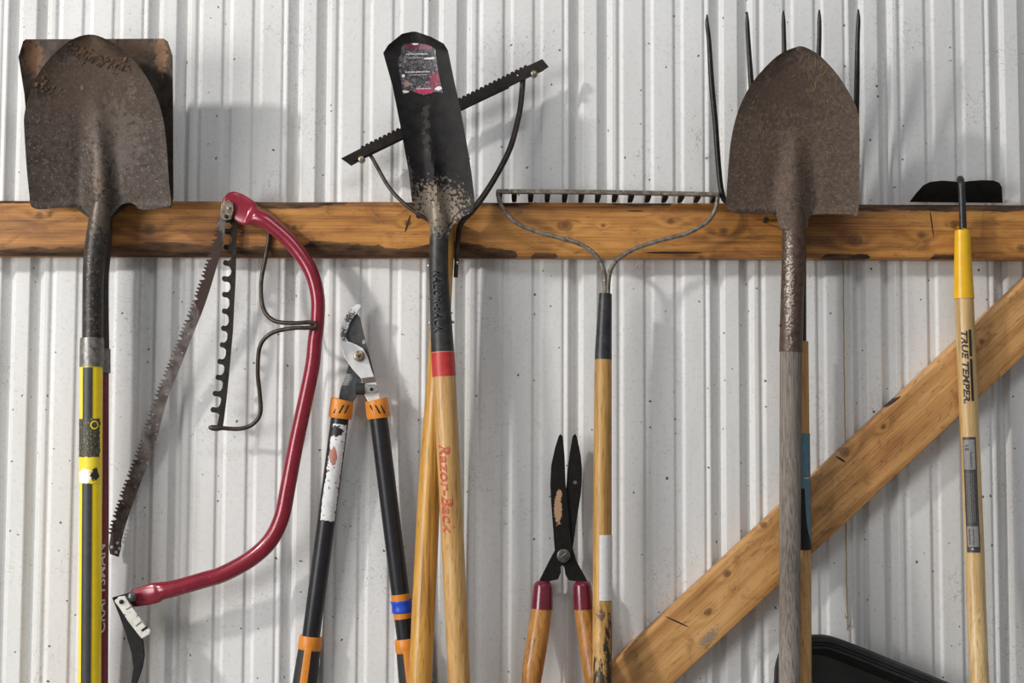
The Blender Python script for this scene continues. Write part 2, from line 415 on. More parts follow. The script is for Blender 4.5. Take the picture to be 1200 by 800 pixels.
zb = P(600, 300.5, .038).z; zt = P(600, 237, .038).z
BO = Vector((0, 0, zb))
kn = [(175, 268, .013), (46, 252, .008), (455, 295, .007), (478, 262, .006), (345, 266, .006), (662, 264, .014), (786, 259, .008), (707, 264, .004), (848, 271, .010), (1002, 281, .012), (1080, 276, .010),
      (1119, 263, .009), (1197, 291, .009), (822, 303, .006)]
BRD = timber_mat('varnished_pine', [(*loc2(a, b, .038, BO), r) for a, b, r in kn], (.60, .285, .072, 1), (.40, .170, .040, 1), (.16, .058, .016, 1),
                 cracks=[(*loc2(1092, 262, .038, BO), .0012, .026, .12), (*loc2(478, 262, .038, BO), .002, .016, -.3), (*loc2(790, 296, .038, BO), .05, .0022, 0), (*loc2(745, 247, .038, BO), .016, .0012, 0)])
def wb(x):
    px = 600 + x / mpp(.038)
    if px < 620: 
        e = .015 + .011 * vn(x, 9, 1.3) + .005 * vn(x, 31, 4.1)
        if 360 < px < 450: e += .007
        if px < 60: e *= .55
        return max(.002, e * (1 if px < 560 else (620 - px) / 60))
    return max(.0015, .004 + .004 * vn(x, 7, 2.2))
def wt(x):
    px = 600 + x / mpp(.038)
    if px > 1000: return .011 + .002 * vn(x, 12, 5.5)
    if 300 < px < 560: return max(.002, .006 + .009 * vn(x, 10, 3.3))
    return max(.0015, .003 + .004 * vn(x, 8, 3.9))
xs = [XL + .02 + i * (XR - XL - .04) / 420 for i in range(421)]
timber('wooden_girt', xs, zt - zb, .038, BRD, Matrix.Translation(BO), 'long horizontal orange-brown knotty board across the wall holding the tools', 'board', wb, wt)
# brace
A0 = P(753, 789, .038); A1 = P(1200, 372, .038)
ang = math.atan2(A1.z - A0.z, A1.x - A0.x); hw = .0445
A0 = Vector((A0.x, -.0019, A0.z)); dirv = Vector((math.cos(ang), 0, math.sin(ang)))
Lend = (zb - .052 - A0.z) / math.sin(ang)
BRO = A0 - Vector((-math.sin(ang), 0, math.cos(ang))) * hw
Mb = Matrix.Translation(BRO) @ Matrix.Rotation(-ang, 4, 'Y')
def bl(px, py):
    v = Mb.inverted() @ P(px, py, .038); return v.x, v.z
BRC = timber_mat('pine_brace', [(*bl(852, 672), .007), (*bl(830, 717), .008), (*bl(990, 530), .010), (*bl(895, 615), .006), (*bl(1035, 500), .006), (*bl(1150, 400), .007)], (.68, .385, .15, 1), (.52, .265, .09, 1), (.30, .135, .042, 1), K=200,
                 cracks=[(*bl(793, 728), .022, .0014, -.72 - .45), (*bl(1046, 471), .016, .0022, -.12), (*bl(985, 538), .010, .0020, -1.3), (*bl(1075, 440), .05, .0008, -.03)], scuff=[(*bl(830, 747), .024, .009, 0, (.25, .20, .16, 1))])
xs = [-.62 + i * (Lend + .62) / 200 for i in range(201)]
timber('diagonal_brace', xs, 2 * hw, .038, BRC, Mb, 'diagonal light brown timber brace crossing the lower right of the wall', 'board',
       lambda x: .002, lambda x: .0035)

# ------------------------------------------------------------------ shared materials
def ss(a, b, x):
    t = max(0, min(1, (x - a) / (b - a))); return t * t * (3 - 2 * t)
def interp(tab, y):
    if y <= tab[0][0]: return tab[0][1]
    for (a, va), (b, vb) in zip(tab, tab[1:]):
        if y <= b: return va + (vb - va) * (y - a) / (b - a)
    return tab[-1][1]
BLACK = simple('black_steel', (.007, .007, .008, 1), (.018, .017, .016, 1), 70, .45, .1, .2, spec=.3)
DARKROD = simple('worn_black_rod', (.018, .016, .015, 1), (.07, .055, .042, 1), 60, .4, .5, .3)
RUSTROD = simple('rusty_grey_rod', (.07, .055, .042, 1), (.27, .235, .19, 1), 110, .5, .35, .5, flecks=((.42, .38, .32, 1), 180, .62))
STEEL = simple('dull_steel', (.28, .27, .26, 1), (.60, .59, .57, 1), 90, .34, .8, .3)
GALV = simple('grey_ferrule', (.13, .125, .115, 1), (.30, .29, .27, 1), 130, .42, .75, .4, flecks=((.10, .095, .085, 1), 60, .6))
BOLT = simple('brass_toned_bolt', (.12, .09, .06, 1), (.45, .37, .27, 1), 200, .35, .7, .3)
RIVET = simple('steel_rivet', (.3, .29, .27, 1), (.6, .58, .55, 1), 200, .3, .9, .2)
def nail(px, py, d, label, z=.02):
    c = P(px, py, d); mb = MB()
    sweep(mb, [Vector((c.x, -.030, c.z)), Vector((c.x, -.039, c.z)), c + Vector((0, .0011, 0)), c + Vector((0, .001, 0)), c], [.0016, .0016, .0016, .0042, .0042], 14, Vector((0, 0, 1)))
    o = build('nail', mb, DARKROD, loc=(c.x, -.038, c.z), label=label, cat='nail', group='nails driven into the horizontal board'); return o

# ------------------------------------------------------------------ square shovel (behind, far left)
R = root('square_shovel', P(116, 1290, .056), 'square-bladed shovel with maroon handle behind the far-left round shovel', 'shovel'); o = org(R)
sqm = simple('rusty_dark_blade', (.030, .024, .020, 1), (.11, .082, .062, 1), 55, .62, .25, .5, blobs=[
    (*loc2(38, 66, .13, o), .018, .034, (.20, .105, .055, .9), 120, 1.0), (*loc2(188, 64, .13, o), .013, .036, (.26, .145, .08, .95), 120, 1.0), (*loc2(150, 56, .13, o), .07, .014, (.15, .085, .05, .7), 140, 1.2)])
def dsq(x, y):
    l = interp([(45, 27), (66, 21.6), (110, 28.5), (150, 32), (247, 37)], y); r = interp([(45, 195), (66, 202), (243, 203)], y)
    e = max(0, 1 - min(x - l, r - x) / 15)
    rd = .014 * math.exp(-((x - 118) / 9) ** 2) * ss(150, 240, y)
    return .048 + (243 - y) / 198 * .085 + .014 * e ** 1.3 + rd - .002
mb = sheet(MB(), [(27, 48.5), (30, 46), (110, 45.6), (192, 45.2), (196.5, 48.5), (202, 65), (202.5, 110), (203, 232), (200, 243), (150, 241), (132, 254), (102, 254), (88, 243), (40, 243), (36, 232), (32, 150), (28.5, 110), (21.6, 66.5)], dsq, .0022, 5)
bl_ = build('blade', mb, sqm, R)
mb = ptube(MB(), [(118, 236, .060, 9), (119, 256, .058, 12), (118.5, 290, .0548, 11.8), (116, 330, .0548, 11.2), (116.5, 411, .0548, 11.4)], 24)
build('socket', mb, simple('dark_socket', (.02, .014, .011, 1), (.06, .04, .028, 1), 80, .6, .2, .4), R)
build('ferrule', ptube(MB(), [(117, 409, .0548, 12.3), (117, 437, .0548, 12.3)], 24), GALV, R)
MARO = simple('maroon_fibreglass', (.13, .016, .022, 1), (.19, .026, .032, 1), 120, .42, 0, .1)
mh = build('handle', ptube(MB(), [(116, 436, .0548, 11.4), (115.8, 620, .0495, 11.3), (115, 800, .040, 11.3), (114, 1000, .036, 11.3), (114, 1260, .030, 11.3)], 24), MARO, R)
WHT = simple('white_print', (.55, .53, .50, 1), (.72, .70, .68, 1), 200, .5)
mb = text_on(MB(), 'CRAFTSMAN', (115.8, 637, .0497, 11.3), (115.3, 740, .0450, 11.3), 30, .013, down=False, off=.012)
build('lettering', mb, WHT, mh, label='white CRAFTSMAN lettering', recalc=False)

# ------------------------------------------------------------------ round point shovel (far left, front)
def shovel_depth(cx, ytip, ybot, lx, rx, d0, d1, cup, ridge, rw, y0, y1):
    def f(x, y):
        l = interp(lx, y); r = interp(rx, y); c = cx(y)
        u = (x - c) / max(1, (r - c)) if x > c else (x - c) / max(1, (c - l))
        u = max(-1.1, min(1.1, u)); fr = max(0.0, (ybot - y) / (ybot - ytip))
        d = d0 + (d1 - d0) * fr ** 1.15 + cup * abs(u) ** 2.2 * (1 - .35 * fr)
        wv = rw * (1 + 1.1 * ss(y0, y1, y) ** 3)
        d += ridge * math.exp(-((x - c) / wv) ** 2) * ss(y0, y1, y)
        d -= .004 * math.exp(-((abs(x - c) - 2.3 * rw) / (rw * .9)) ** 2) * ss(y0, y1, y)
        if abs(x - c) > 22: d += .007 * ss(ybot - 9, ybot - 1, y)
        return d
    return f
R = root('round_point_shovel', P(104, 1330, .09), 'round point shovel with yellow handle and black stripe at far left', 'shovel'); o = org(R)
out1 = [(103.5, 40.4), (114, 41.6), (132, 50), (153, 66.5), (171, 89), (183, 113), (190.5, 137), (195, 170), (198, 215), (200.4, 239), (192, 243.5), (165, 245.6), (159, 240.5), (151.5, 237.5), (141, 240.5), (131, 252), (118, 257),
        (105, 252), (96, 243.5), (87, 239), (72, 242.6), (45, 245), (36, 240.5), (34.5, 230), (31.5, 200), (28.5, 155), (28.5, 134), (34.5, 110), (45, 86), (60, 66.5), (78, 50), (93, 42.5)]
lx1 = [(41, 95), (50, 78), (66.5, 60), (86, 45), (110, 34.5), (134, 28.5), (155, 28.5), (200, 31.5), (240, 36)]
rx1 = [(41, 114), (50, 132), (66.5, 153), (89, 171), (113, 183), (137, 190.5), (170, 195), (215, 198), (240, 200)]
SH1 = simple('weathered_shovel_steel', (.026, .019, .015, 1), (.088, .065, .052, 1), 120, .5, .35, .5, r2=.7, flecks=((.17, .125, .095, 1), 300, .60), blobs=[
    (*loc2(135, 62, .16, o), .055, .018, (.030, .017, .010, .9), 140, 1.0), (*loc2(108, 50, .17, o), .028, .014, (.09, .05, .026, .8), 160, 1.2), (*loc2(50, 98, .15, o), .022, .03, (.026, .016, .011, .85), 130, 1.2),
    (*loc2(110, 100, .15, o), .10, .09, (.075, .045, .028, .55), 25, 1.0), (*loc2(156, 108, .14, o), .008, .020, (.17, .12, .08, .5), 300, 2.0), (*loc2(97, 103, .14, o), .003, .005, (.2, .14, .1, .7), 300, 1.0), (*loc2(118, 205, .10, o), .010, .055, (.20, .145, .105, .7), 200, 1.6), (*loc2(140, 170, .10, o), .05, .07, (.17, .14, .12, .35), 90, 1.6)])
b1 = build('blade', sheet(MB(), out1, shovel_depth(lambda y: 110 + (y - 41) * .035, 41, 247, lx1, rx1, .088, .172, .016, .020, 9, 95, 245), .0024, 3.6, True), SH1, R)
# clods of dried soil stuck near the tip
mb = MB(); rnd = random.Random(3)
dfn1 = shovel_depth(lambda y: 110 + (y - 41) * .035, 41, 247, lx1, rx1, .088, .172, .016, .020, 9, 95, 245)
for i in range(330):
    a = rnd.random(); x = 82 + a * 68 + rnd.gauss(0, 4); y = 49 + a * 19 + abs(rnd.gauss(0, 5)) + (6 * math.sin(a * 3.1))
    if i > 285: x = rnd.gauss(53, 6); y = rnd.gauss(100, 6)
    if not inside(x, y, out1) or min(segd(x, y, out1[j], out1[(j + 1) % len(out1)]) for j in range(len(out1))) < 3: continue
    c = P(x, y, dfn1(x, y)); r = .0007 + .0030 * rnd.random() ** 2.2; q = []
    for th, ph in [(0, 0)] + [(1, k) for k in range(6)] + [(2, k) for k in range(6)]:
        rr = r * rnd.uniform(.75, 1.25)
        if th == 0: q.append(c + Vector((0, -rr * .5, 0)))
        else:
            aa = ph * math.pi / 3; w_ = (.6 if th == 1 else 1.15) * (1.5 if ph in (1, 4) else 1); hh = .40 if th == 1 else -.1
            q.append(c + Vector((rr * w_ * math.cos(aa), -rr * hh, rr * w_ * math.sin(aa))))
    mb.add(q, [[0, 1 + k, 1 + (k + 1) % 6] for k in range(6)] + [[1 + k, 7 + k, 7 + (k + 1) % 6, 1 + (k + 1) % 6] for k in range(6)])
build('dried_soil', mb, simple('dried_soil', (.025, .014, .009, 1), (.12, .07, .038, 1), 90, .95, 0, .5), b1, label='brown dried soil near the blade tip', kind='stuff', smooth=False)
mb = ptube(MB(), [(117.5, 212, .101, 4), (118.5, 232, .0985, 8.5), (118, 250, .0950, 12.6), (114.7, 275, .0950, 13.4), (111, 300, .0950, 12.8), (109, 330, .0950, 12.1), (108.5, 398, .0950, 12.1)], 28)
build('socket', mb, simple('worn_black_socket', (.014, .013, .013, 1), (.06, .052, .046, 1), 90, .42, .4, .5, flecks=((.17, .14, .12, 1), 260, .60), blobs=[(*loc2(118, 238, .1, o), .05, .055, (.10, .075, .058, .85), 90, 1.0)]), R)
build('ferrule', ptube(MB(), [(107.8, 396, .0950, 13.4), (107.8, 400, .0950, 13.9), (107.5, 430, .0950, 13.9)], 28, 1), GALV, R)
mb = MB(); ptube(mb, [(107.2, 429, .0950, 13), (106.5, 566, .0950, 13), (105, 800, .086, 13), (103, 1000, .078, 13), (102, 1300, .072, 13)], 30, 1)
YEL = simple('yellow_fibreglass', (.90, .66, .006, 1), (.97, .74, .015, 1), 90, .3, 0, .05, coat=.3)
h1 = build('handle', mb, YEL, R)
build('stripe', patch(patch(MB(), (107.2, 431, .0950, 13), (106.5, 566, .0949, 13), -31, 20, nl=20, eps=.0006), (106.5, 566, .0949, 13), (105, 800, .0862, 13), -31, 20, nl=30, eps=.0007), simple('charcoal_stripe', (.022, .022, .022, 1), (.04, .04, .038, 1), 90, .45), h1, label='charcoal stripe down the yellow handle')
build('sticker', patch(MB(), (106.9, 491, .0950, 13.1), (106.7, 535, .0950, 13.1), -78, 60, .0006, ragged=5), simple('worn_black_sticker', (.012, .012, .011, 1), (.10, .09, .05, 1), 420, .5, stretch=(1, 1, .35), flecks=((.5, .45, .35, 1), 600, .62)), h1, label='worn black sticker with small print')
lab = simple('torn_sticker', (.80, .62, .02, 1), (.86, .68, .04, 1), 90, .5, blobs=[(*loc2(101, 558, .10, o), .011, .014, (.85, .84, .80, 1), 120, .5), (*loc2(113, 556, .10, o), .006, .011, (.02, .02, .02, 1), 200, .9), (*loc2(115, 530, .10, o), .004, .009, (.6, .05, .03, 1), 200, .6)])
build('sticker', patch(MB(), (106.7, 535.5, .0950, 13.1), (106.5, 566, .0950, 13.1), -75, 62, .0006, ragged=7), lab, h1, label='torn yellow and white sticker')
mb = MB(); cpt = []
for k in range(25):
    a = k / 24 * 2 * math.pi; cpt.append((math.cos(a), math.sin(a)))
A = P(106.9, 498, .0950); rr = 13.1 * mpp(.09)
vs = []
for q in (1, .72):
    for cx_, cz_ in cpt[:-1]:
        an = math.radians(30) + cx_ * q * .0062 / rr
        vs.append(A + Vector((math.sin(an) * (rr + .0012), -math.cos(an) * (rr + .0012), cz_ * q * .0068)))
mb.add(vs, [[k, (k + 1) % 24, 24 + (k + 1) % 24, 24 + k] for k in range(24)])
build('ring_mark', mb, YEL, h1, label='yellow ring printed on the sticker', recalc=False)

# ------------------------------------------------------------------ bow saw
R = root('bow_saw', P(270, 236, .05), 'bow saw with curved dark red tubular frame and loose hanging blade', 'saw'); o = org(R)
REDP = simple('dark_red_enamel', (.19, .008, .022, 1), (.27, .014, .034, 1), 45, .26, .1, .12, flecks=((.36, .10, .11, 1), 200, .68), coat=.35)
fr = [(265, 229, .058, 5, .0025), (268, 232, .058, 11, .0028), (275, 239, .058, 15, .0032), (289, 248.5, .060, 15.5, .0035), (293, 250.5, .0605, 14.5, .005), (299, 253.5, .061, 10.8, .011), (308, 257, .062, 10, .0125), (317, 262.5, .062, 9.5, .0125), (342, 285, .062, 9, .012), (363, 315, .062, 8.6, .012), (372, 346, .062, 8.4, .0118), (372, 376, .062, 8.4, .0118),
      (369, 400, .062, 8.6, .0118), (365, 435, .062, 8.8, .012), (347.5, 517, .062, 9, .012), (338, 567, .062, 9.2, .012), (330, 606, .062, 9.4, .012), (316, 634, .062, 9.6, .0125), (293, 655, .062, 9.8, .0125), (262, 672, .062, 9.6, .0125), (240, 679, .062, 9.6, .0125), (205, 689, .062, 9.6, .0125), (190, 692, .062, 10.5, .0115), (182, 694.5, .062, 12, .007), (172, 697, .062, 11.5, .0045), (160, 700, .062, 10.5, .0035), (155, 701, .062, 9.5, .003)]
frame = build('frame', ptube(MB(), fr, 28, 5), REDP, R, label='dark red tubular frame')
# blade
def bdep(x, y): return .064 - .048 * ss(250, 660, y)
Lft = [(259, 250), (251, 285), (242.5, 312), (228, 354), (213, 392), (198, 430), (182, 470), (166, 520), (147, 570), (132, 615), (128, 640)]
Rgt = [(265, 252), (261.5, 285), (254, 312), (241, 354), (226, 392), (211, 430), (195, 470), (182, 520), (163, 570), (147, 615), (141, 640)]
L2 = cr(Lft, 4); left = []
acc = 0; tot = []
for i in range(len(L2) - 1):
    a, b = L2[i], L2[i + 1]; L = math.hypot(b[0] - a[0], b[1] - a[1]); tot.append((acc, a, b, L)); acc += L
def along(s):
    for st, a, b, L in tot:
        if s <= st + L: f = (s - st) / L; return a[0] + (b[0] - a[0]) * f, a[1] + (b[1] - a[1]) * f, (b[1] - a[1]) / L, -(b[0] - a[0]) / L
    st, a, b, L = tot[-1]; return b[0], b[1], (b[1] - a[1]) / L, -(b[0] - a[0]) / L
s_ = 6.0; left.append(along(0)[:2]); k = 0
while s_ < acc - 14:
    deep = (k % 5 == 4)
    x, y, nx, ny = along(s_); left.append((x, y))
    x, y, nx, ny = along(s_ + 1.2); left.append((x - nx * 3.4, y - ny * 3.4))
    x, y, nx, ny = along(s_ + 2.4); left.append((x - nx * 3.0, y - ny * 3.0))
    x, y, nx, ny = along(s_ + 3.3); left.append((x, y))
    if deep:
        x, y, nx, ny = along(s_ + 4.6); left.append((x + nx * 2.6, y + ny * 2.6)); s_ += 6.6
    else: s_ += 4.6
    k += 1
outl = left + [(127.5, 641), (129, 649), (139, 652.5), (142, 641)] + cr(Rgt, 4)[::-1][1:] + [(266, 246), (262, 244)]
sawm = simple('rusty_saw_steel', (.06, .045, .042, 1), (.22, .185, .175, 1), 60, .42, .55, .35, flecks=((.36, .32, .30, 1), 150, .62), blobs=[(*loc2(245, 320, .06, o), .03, .09, (.055, .032, .028, 1), 60, .4)])
sb = build('blade', plate(MB(), outl, 0, .0013, bdep), sawm, R, smooth=False, label='rust-brown toothed blade')
for hx, hy in ((137.5, 636), (131, 641), (140, 642.5), (136, 647)):
    build('rivet', disc(MB(), hx, hy, bdep(hx, hy) + .0006, 1.9, .002, 12, .0008), WHT, sb)
mb = plate(MB(), [(259, 240), (262, 235), (268, 234), (273, 238), (274, 246), (271, 257), (262, 258), (258, 252)], .068, .006)
lk = build('blade_clip', mb, simple('worn_clip', (.12, .085, .06, 1), (.42, .36, .30, 1), 130, .4, .7, .4), R, bevel=.001, label='worn rusty metal clip at the top end')
build('pin', disc(MB(), 265, 253.5, .0705, 2.4, .003, 14, .0006), BLACK, lk)
build('pin', disc(MB(), 268, 243.5, .0705, 2.2, .003, 14, .0006), BOLT, lk)
# tension lever at the lower end
mb = plate(MB(), [(131, 700), (152, 694), (158, 699), (156, 709), (160, 723), (164, 738), (168, 752), (169.5, 768), (167, 782), (161, 800), (158, 812), (152, 812), (154, 798), (156, 782), (154, 766), (148, 745), (140, 722)], .073, .004)
lv = build('tension_lever', mb, BLACK, R, bevel=.0012, label='black curved tension lever')
mb = plate(MB(), [(133.5, 704), (139, 699), (146, 698), (152.5, 708), (160, 718), (170, 733), (176.5, 738), (175.5, 743), (166, 748.5), (160, 741), (150, 728), (141, 714)], .083, .009)
WCL = simple('white_chipped_bracket', (.58, .56, .50, 1), (.82, .80, .76, 1), 110, .38, .15, .3, flecks=((.16, .12, .09, 1), 160, .63))
br = build('bracket', mb, WCL, lv, bevel=.0014, label='white chipped metal bracket')
build('rivet', disc(MB(), 142, 705, .085, 2.6, .002, 14, .0015), BLACK, br)
build('slot', plate(MB(), [(165, 738), (172, 733), (173.5, 735.5), (167, 740)], .0834, .001), BLACK, br)
for q in ((148, 713.5, 154.5, 709.5), (159, 733, 165.5, 728)):
    mb = MB(); rod(mb, P(q[0], q[1], .0833), P(q[2], q[3], .0833), .0012); build('crease', mb, GALV, br)
build('rivet', disc(MB(), 154.5, 699.5, .0795, 5.5, .004, 20, .003), simple('dark_rivet', (.03, .03, .03, 1), (.12, .12, .12, 1), 60, .3, .6), lv)

# ------------------------------------------------------------------ grass hook head with big teeth
R = root('hand_weed_cutter', P(270, 236, .05), 'black big-toothed weed cutter head with bent wire yoke hanging behind the bow saw', 'weed cutter'); o = org(R)
sp = [(238, 277), (255, 277.6), (290, 276.8), (325, 276), (356, 274.3), (385, 273), (425, 269.5), (466, 265.5), (497, 261.5), (503, 260)]
wd = [(238, 4.5), (255, 4.8), (497, 5.8), (503, 5.5)]
hooks = [258, 271.5, 290, 308.5, 327, 345.5, 365, 385, 404.5, 424, 442.5, 461.5, 480.5]
tipx = [265, 264, 263.2, 262.7, 261.3, 261.5, 261.3, 260.3, 258.8, 256, 253.8, 250.5, 248]
Lp = [(interp(sp, 238) - 5, 238)]
for i, (hy, tx) in enumerate(zip(hooks, tipx)):
    tx -= .8
    spx = interp(sp, hy) - interp(wd, hy)
    Lp += [(spx + .4, hy - 9), (spx - .2, hy - 6.4), (spx - 2, hy - 3.9), (spx - 4, hy - 3.2), (tx + 2, hy - 3.8), (tx + .5, hy - 3.2), (tx - .5, hy - 1.4), (tx - .3, hy + 1.0), (tx + 1.2, hy + 2.4), (tx + 3.5, hy + 2.8), (spx - 3, hy + 3.4), (spx - 1.2, hy + 5.6)]
Lp += [(interp(sp, 497) - 7, 497), (253, 502)]
spine = [(258.5, 504)] + [(interp(sp, y), y) for y in range(500, 236, -8)]
BARM = simple('blackened_hook_steel', (.008, .007, .006, 1), (.036, .027, .019, 1), 90, .45, .2, .4, spec=.3)
build('toothed_blade', plate(MB(), Lp + spine, .0505, .0028, lambda x, y: .052 - .012 * ss(300, 500, y)), BARM, R, bevel=.0006, smooth=False)
build('blade_end', ptube(MB(), [(244.5, 500.5, .042, 1.5), (248, 501, .042, 3.2), (254, 501.5, .042, 3.6), (260, 501, .042, 3)], 14), DARKROD, R)
mb = ptube(MB(), [(276, 243, .046, 2.55), (290, 247, .044, 2.55), (309, 257, .0435, 2.55), (315, 275, .0435, 2.55), (311.5, 300, .044, 2.55), (306, 332, .050, 2.55), (308.5, 361, .060, 2.55), (321, 375.5, .070, 2.55), (343, 378.5, .078, 2.55), (362, 377.6, .080, 2.55), (369.5, 379, .080, 2.55), (369.5, 383, .080, 2.55), (360, 384, .080, 2.55), (343, 384.5, .078, 2.55), (319, 390, .072, 2.55),
               (305, 405, .066, 2.55), (302, 435, .058, 2.55), (304.5, 462, .052, 2.55), (305, 484, .048, 2.55), (296, 497, .045, 2.55), (280, 502.3, .043, 2.55), (256, 501, .042, 2.55)], 12, 7)
build('wire_yoke', mb, simple('brown_wire', (.022, .017, .013, 1), (.085, .06, .042, 1), 90, .42, .5, .3), R)

# ------------------------------------------------------------------ loppers
R = root('bypass_loppers', P(421, 417, .03), 'pair of loppers with black tubular handles and orange collars, left of centre', 'loppers'); o = org(R)
GB = simple('grey_coated_blade', (.055, .055, .058, 1), (.11, .11, .112, 1), 70, .4, .4, .2, blobs=[(*loc2(404, 443, .04, o), .010, .012, (.5, .5, .5, .8), 160, 1.3, (.5, 1, 3)), (*loc2(426, 400, .04, o), .003, .004, (.5, .5, .5, .8), 160, .6)])
build('cutting_blade', plate(MB(), [(418, 367), (422, 372), (425.5, 388), (429.5, 404), (434, 420), (440, 445), (436, 447), (421, 446), (419.7, 462), (413, 472), (396, 472), (399, 455), (408, 430), (410, 415), (404, 398), (405, 385)], .0330, .0035), GB, R, bevel=.0007, smooth=False, label='dark grey blade')
HKM = simple('chipped_white_hook', (.66, .66, .66, 1), (.84, .84, .84, 1), 60, .3, .25, .15, blobs=[(*loc2(411, 372, .04, o), .010, .013, (.03, .025, .02, .9), 330, 2.2), (*loc2(403, 391, .04, o), .006, .014, (.03, .025, .02, .9), 330, 1.8)])
hook = [(423.5, 358.5), (422, 356.7), (418.7, 356), (409.4, 363), (401.9, 376), (398, 391), (399, 404), (403.8, 419), (413, 432.5), (423.4, 443.8), (425, 449), (427, 462.5), (432, 472), (446.5, 472), (443, 455), (439.4, 443.8), (435.6, 434), (430.5, 417.5), (425.3, 408), (417, 403.4), (407.5, 399.7), (404.7, 394), (406.6, 387.5), (411, 376), (418, 367)]
hk = build('hook_blade', plate(MB(), hook, .0395, .005), HKM, R, bevel=.0009, smooth=False, label='chipped silvery hook blade')
build('crease', plate(MB(), [(423.5, 443), (439, 441), (440.5, 447.5), (425.5, 449.5)], .0400, .001), simple('brown_crease', (.12, .09, .08, 1), (.2, .16, .14, 1), 80, .4, .4), hk)
mb = plate(MB(), [(426.5, 452), (430, 450.3), (440, 450.3), (443, 453), (443.2, 457.5), (440, 460.2), (429, 460.5), (426.5, 458)], .0455, .005)
bt = build('stop_plate', mb, STEEL, hk, bevel=.0009); build('rivet', disc(MB(), 435.3, 456, .0463, 2.1, .001, 14), BLACK, bt)  # black disc stands in for the dark hole through the plate
pv = build('pivot_bolt', disc(MB(), 421, 417, .0425, 6.6, .004, 6 * 4, .002), BOLT, R)
build('bolt_head', disc(MB(), 421, 417, .048, 4.2, .004, 6, 0), BOLT, pv, smooth=False)
build('bolt_center', disc(MB(), 421, 417, .0490, 1.6, .0012, 12, 0), DARKROD, pv)
mb = MB(); rod(mb, P(417, 455.5, .040), P(427, 455.5, .040), .0095); build('bumper', mb, simple('black_rubber', (.012, .012, .012, 1), (.03, .03, .03, 1), 80, .7), R, bevel=.001)
ORG_ = simple('orange_plastic', (.60, .20, .018, 1), (.72, .26, .03, 1), 70, .42, 0, .1, flecks=((.45, .15, .03, 1), 150, .66))
HBLK = simple('black_painted_tube', (.013, .013, .016, 1), (.022, .022, .026, 1), 70, .36, .2, .08, flecks=((.10, .10, .10, 1), 240, .72))
GRIP = simple('black_rubber_grip', (.014, .014, .014, 1), (.026, .026, .026, 1), 200, .62, 0, .3)
for side, (x0, y0, x1, y1) in (('l', (401, 470, 364.5, 745)), ('r', (441.3, 470, 475.5, 748))):
    ux, uy = (x1 - x0) / (y1 - y0), 1
    at = lambda y: x0 + (y - y0) * ux
    dl = lambda y: .036 - .015 * min(.95, (y - 470) / 280)
    co = build('collar', ptube(MB(), [(at(468), 468, dl(468), 12.6), (at(470), 469, dl(469), 13.6), (at(487), 487, dl(487), 13.9), (at(490), 490, dl(490), 13.0)], 24, 1), ORG_, R, label='orange collar with three dark slots')
    for k in (-1, 0, 1):
        xc = at(479) + k * 6.2; sl = 2.6 if side == 'l' else -2.6
        an = math.asin(max(-.9, min(.9, (xc - at(479)) / 13.8)))
        dd = dl(479) + 13.8 * mpp(.036) * math.cos(an)
        mb = MB(); rod(mb, P(xc + sl, 474.5, dd - .0006), P(xc - sl, 484, dd - .0006), .0013); build('slot', mb, BLACK, co)
    hd = build('handle_tube', ptube(MB(), [(at(488), 488, dl(488), 10.6), (at(600), 600, dl(600), 10.6), (at(y1 + 8), y1 + 8, dl(y1 + 8), 10.4)], 26), HBLK, R)
    if side == 'l':
        lb = simple('peeling_white_label', (.62, .62, .63, 1), (.80, .80, .80, 1), 40, .5, blobs=[(*loc2(390, 533, .05, o), .007, .016, (.40, .17, .12, 1), 90, .7), (*loc2(394, 505, .05, o), .012, .010, (.013, .013, .016, 1), 200, .9), (*loc2(383, 520, .05, o), .004, .03, (.013, .013, .016, 1), 220, .9)], flecks=((.02, .02, .025, 1), 170, .61))
        build('sticker', patch(MB(), (at(497), 497, dl(497), 10.6), (at(609), 609, dl(609), 10.6), -35, 62, .0004, nl=46, ragged=5), lb, hd, label='peeling white sticker')
    else:
        build('band', ptube(MB(), [(at(695.5), 695.5, dl(695.5), 11.1), (at(724), 724, dl(724), 11.1)], 26), ORG_, hd, label='orange band')
        BLU = simple('blue_tape', (.01, .05, .42, 1), (.02, .09, .60, 1), 120, .35, 0, .3)
        build('band', ptube(MB(), [(at(703), 703, dl(703), 11.6), (at(704), 704, dl(704), 12.3), (at(709), 709, dl(709), 11.8), (at(715), 715, dl(715), 12.3), (at(717), 717.5, dl(717.5), 11.5)], 26), BLU, hd, label='blue tape band')
    gy = y1
    gx = lambda y: at(y) + (0 if side == 'l' else 0)
    gr = build('grip', ptube(MB(), [(gx(gy + 8), gy + 8, dl(gy + 8), 11.5), (gx(gy + 20), gy + 20, dl(gy + 20), 13), (gx(gy + 60), gy + 60, dl(gy + 60), 14.2), (gx(gy + 110), gy + 110, dl(gy + 110), 14), (gx(gy + 170), gy + 170, dl(gy + 170), 14.5), (gx(gy + 178), gy + 178, dl(gy + 178), 9)], 26), GRIP, R)
    build('grip_collar', ptube(MB(), [(gx(gy), gy, dl(gy), 12.4), (gx(gy + 2), gy + 2, dl(gy + 2), 13.4), (gx(gy + 14), gy + 14, dl(gy + 14), 13.8), (gx(gy + 16), gy + 16, dl(gy + 16), 12.9)], 26, 1), ORG_, gr, label='orange collar above the grip')
    mb = patch(MB(), (gx(gy + 12), gy + 12, dl(gy + 12), 13.0), (gx(gy + 60), gy + 60, dl(gy + 60), 14.3), -17, 17, .0008); patch(mb, (gx(gy + 60), gy + 60, dl(gy + 60), 14.3), (gx(gy + 170), gy + 170, dl(gy + 170), 14.5), -17, 17, .0008)
    build('grip_stripe', mb, ORG_, gr, label='orange stripe down the grip')

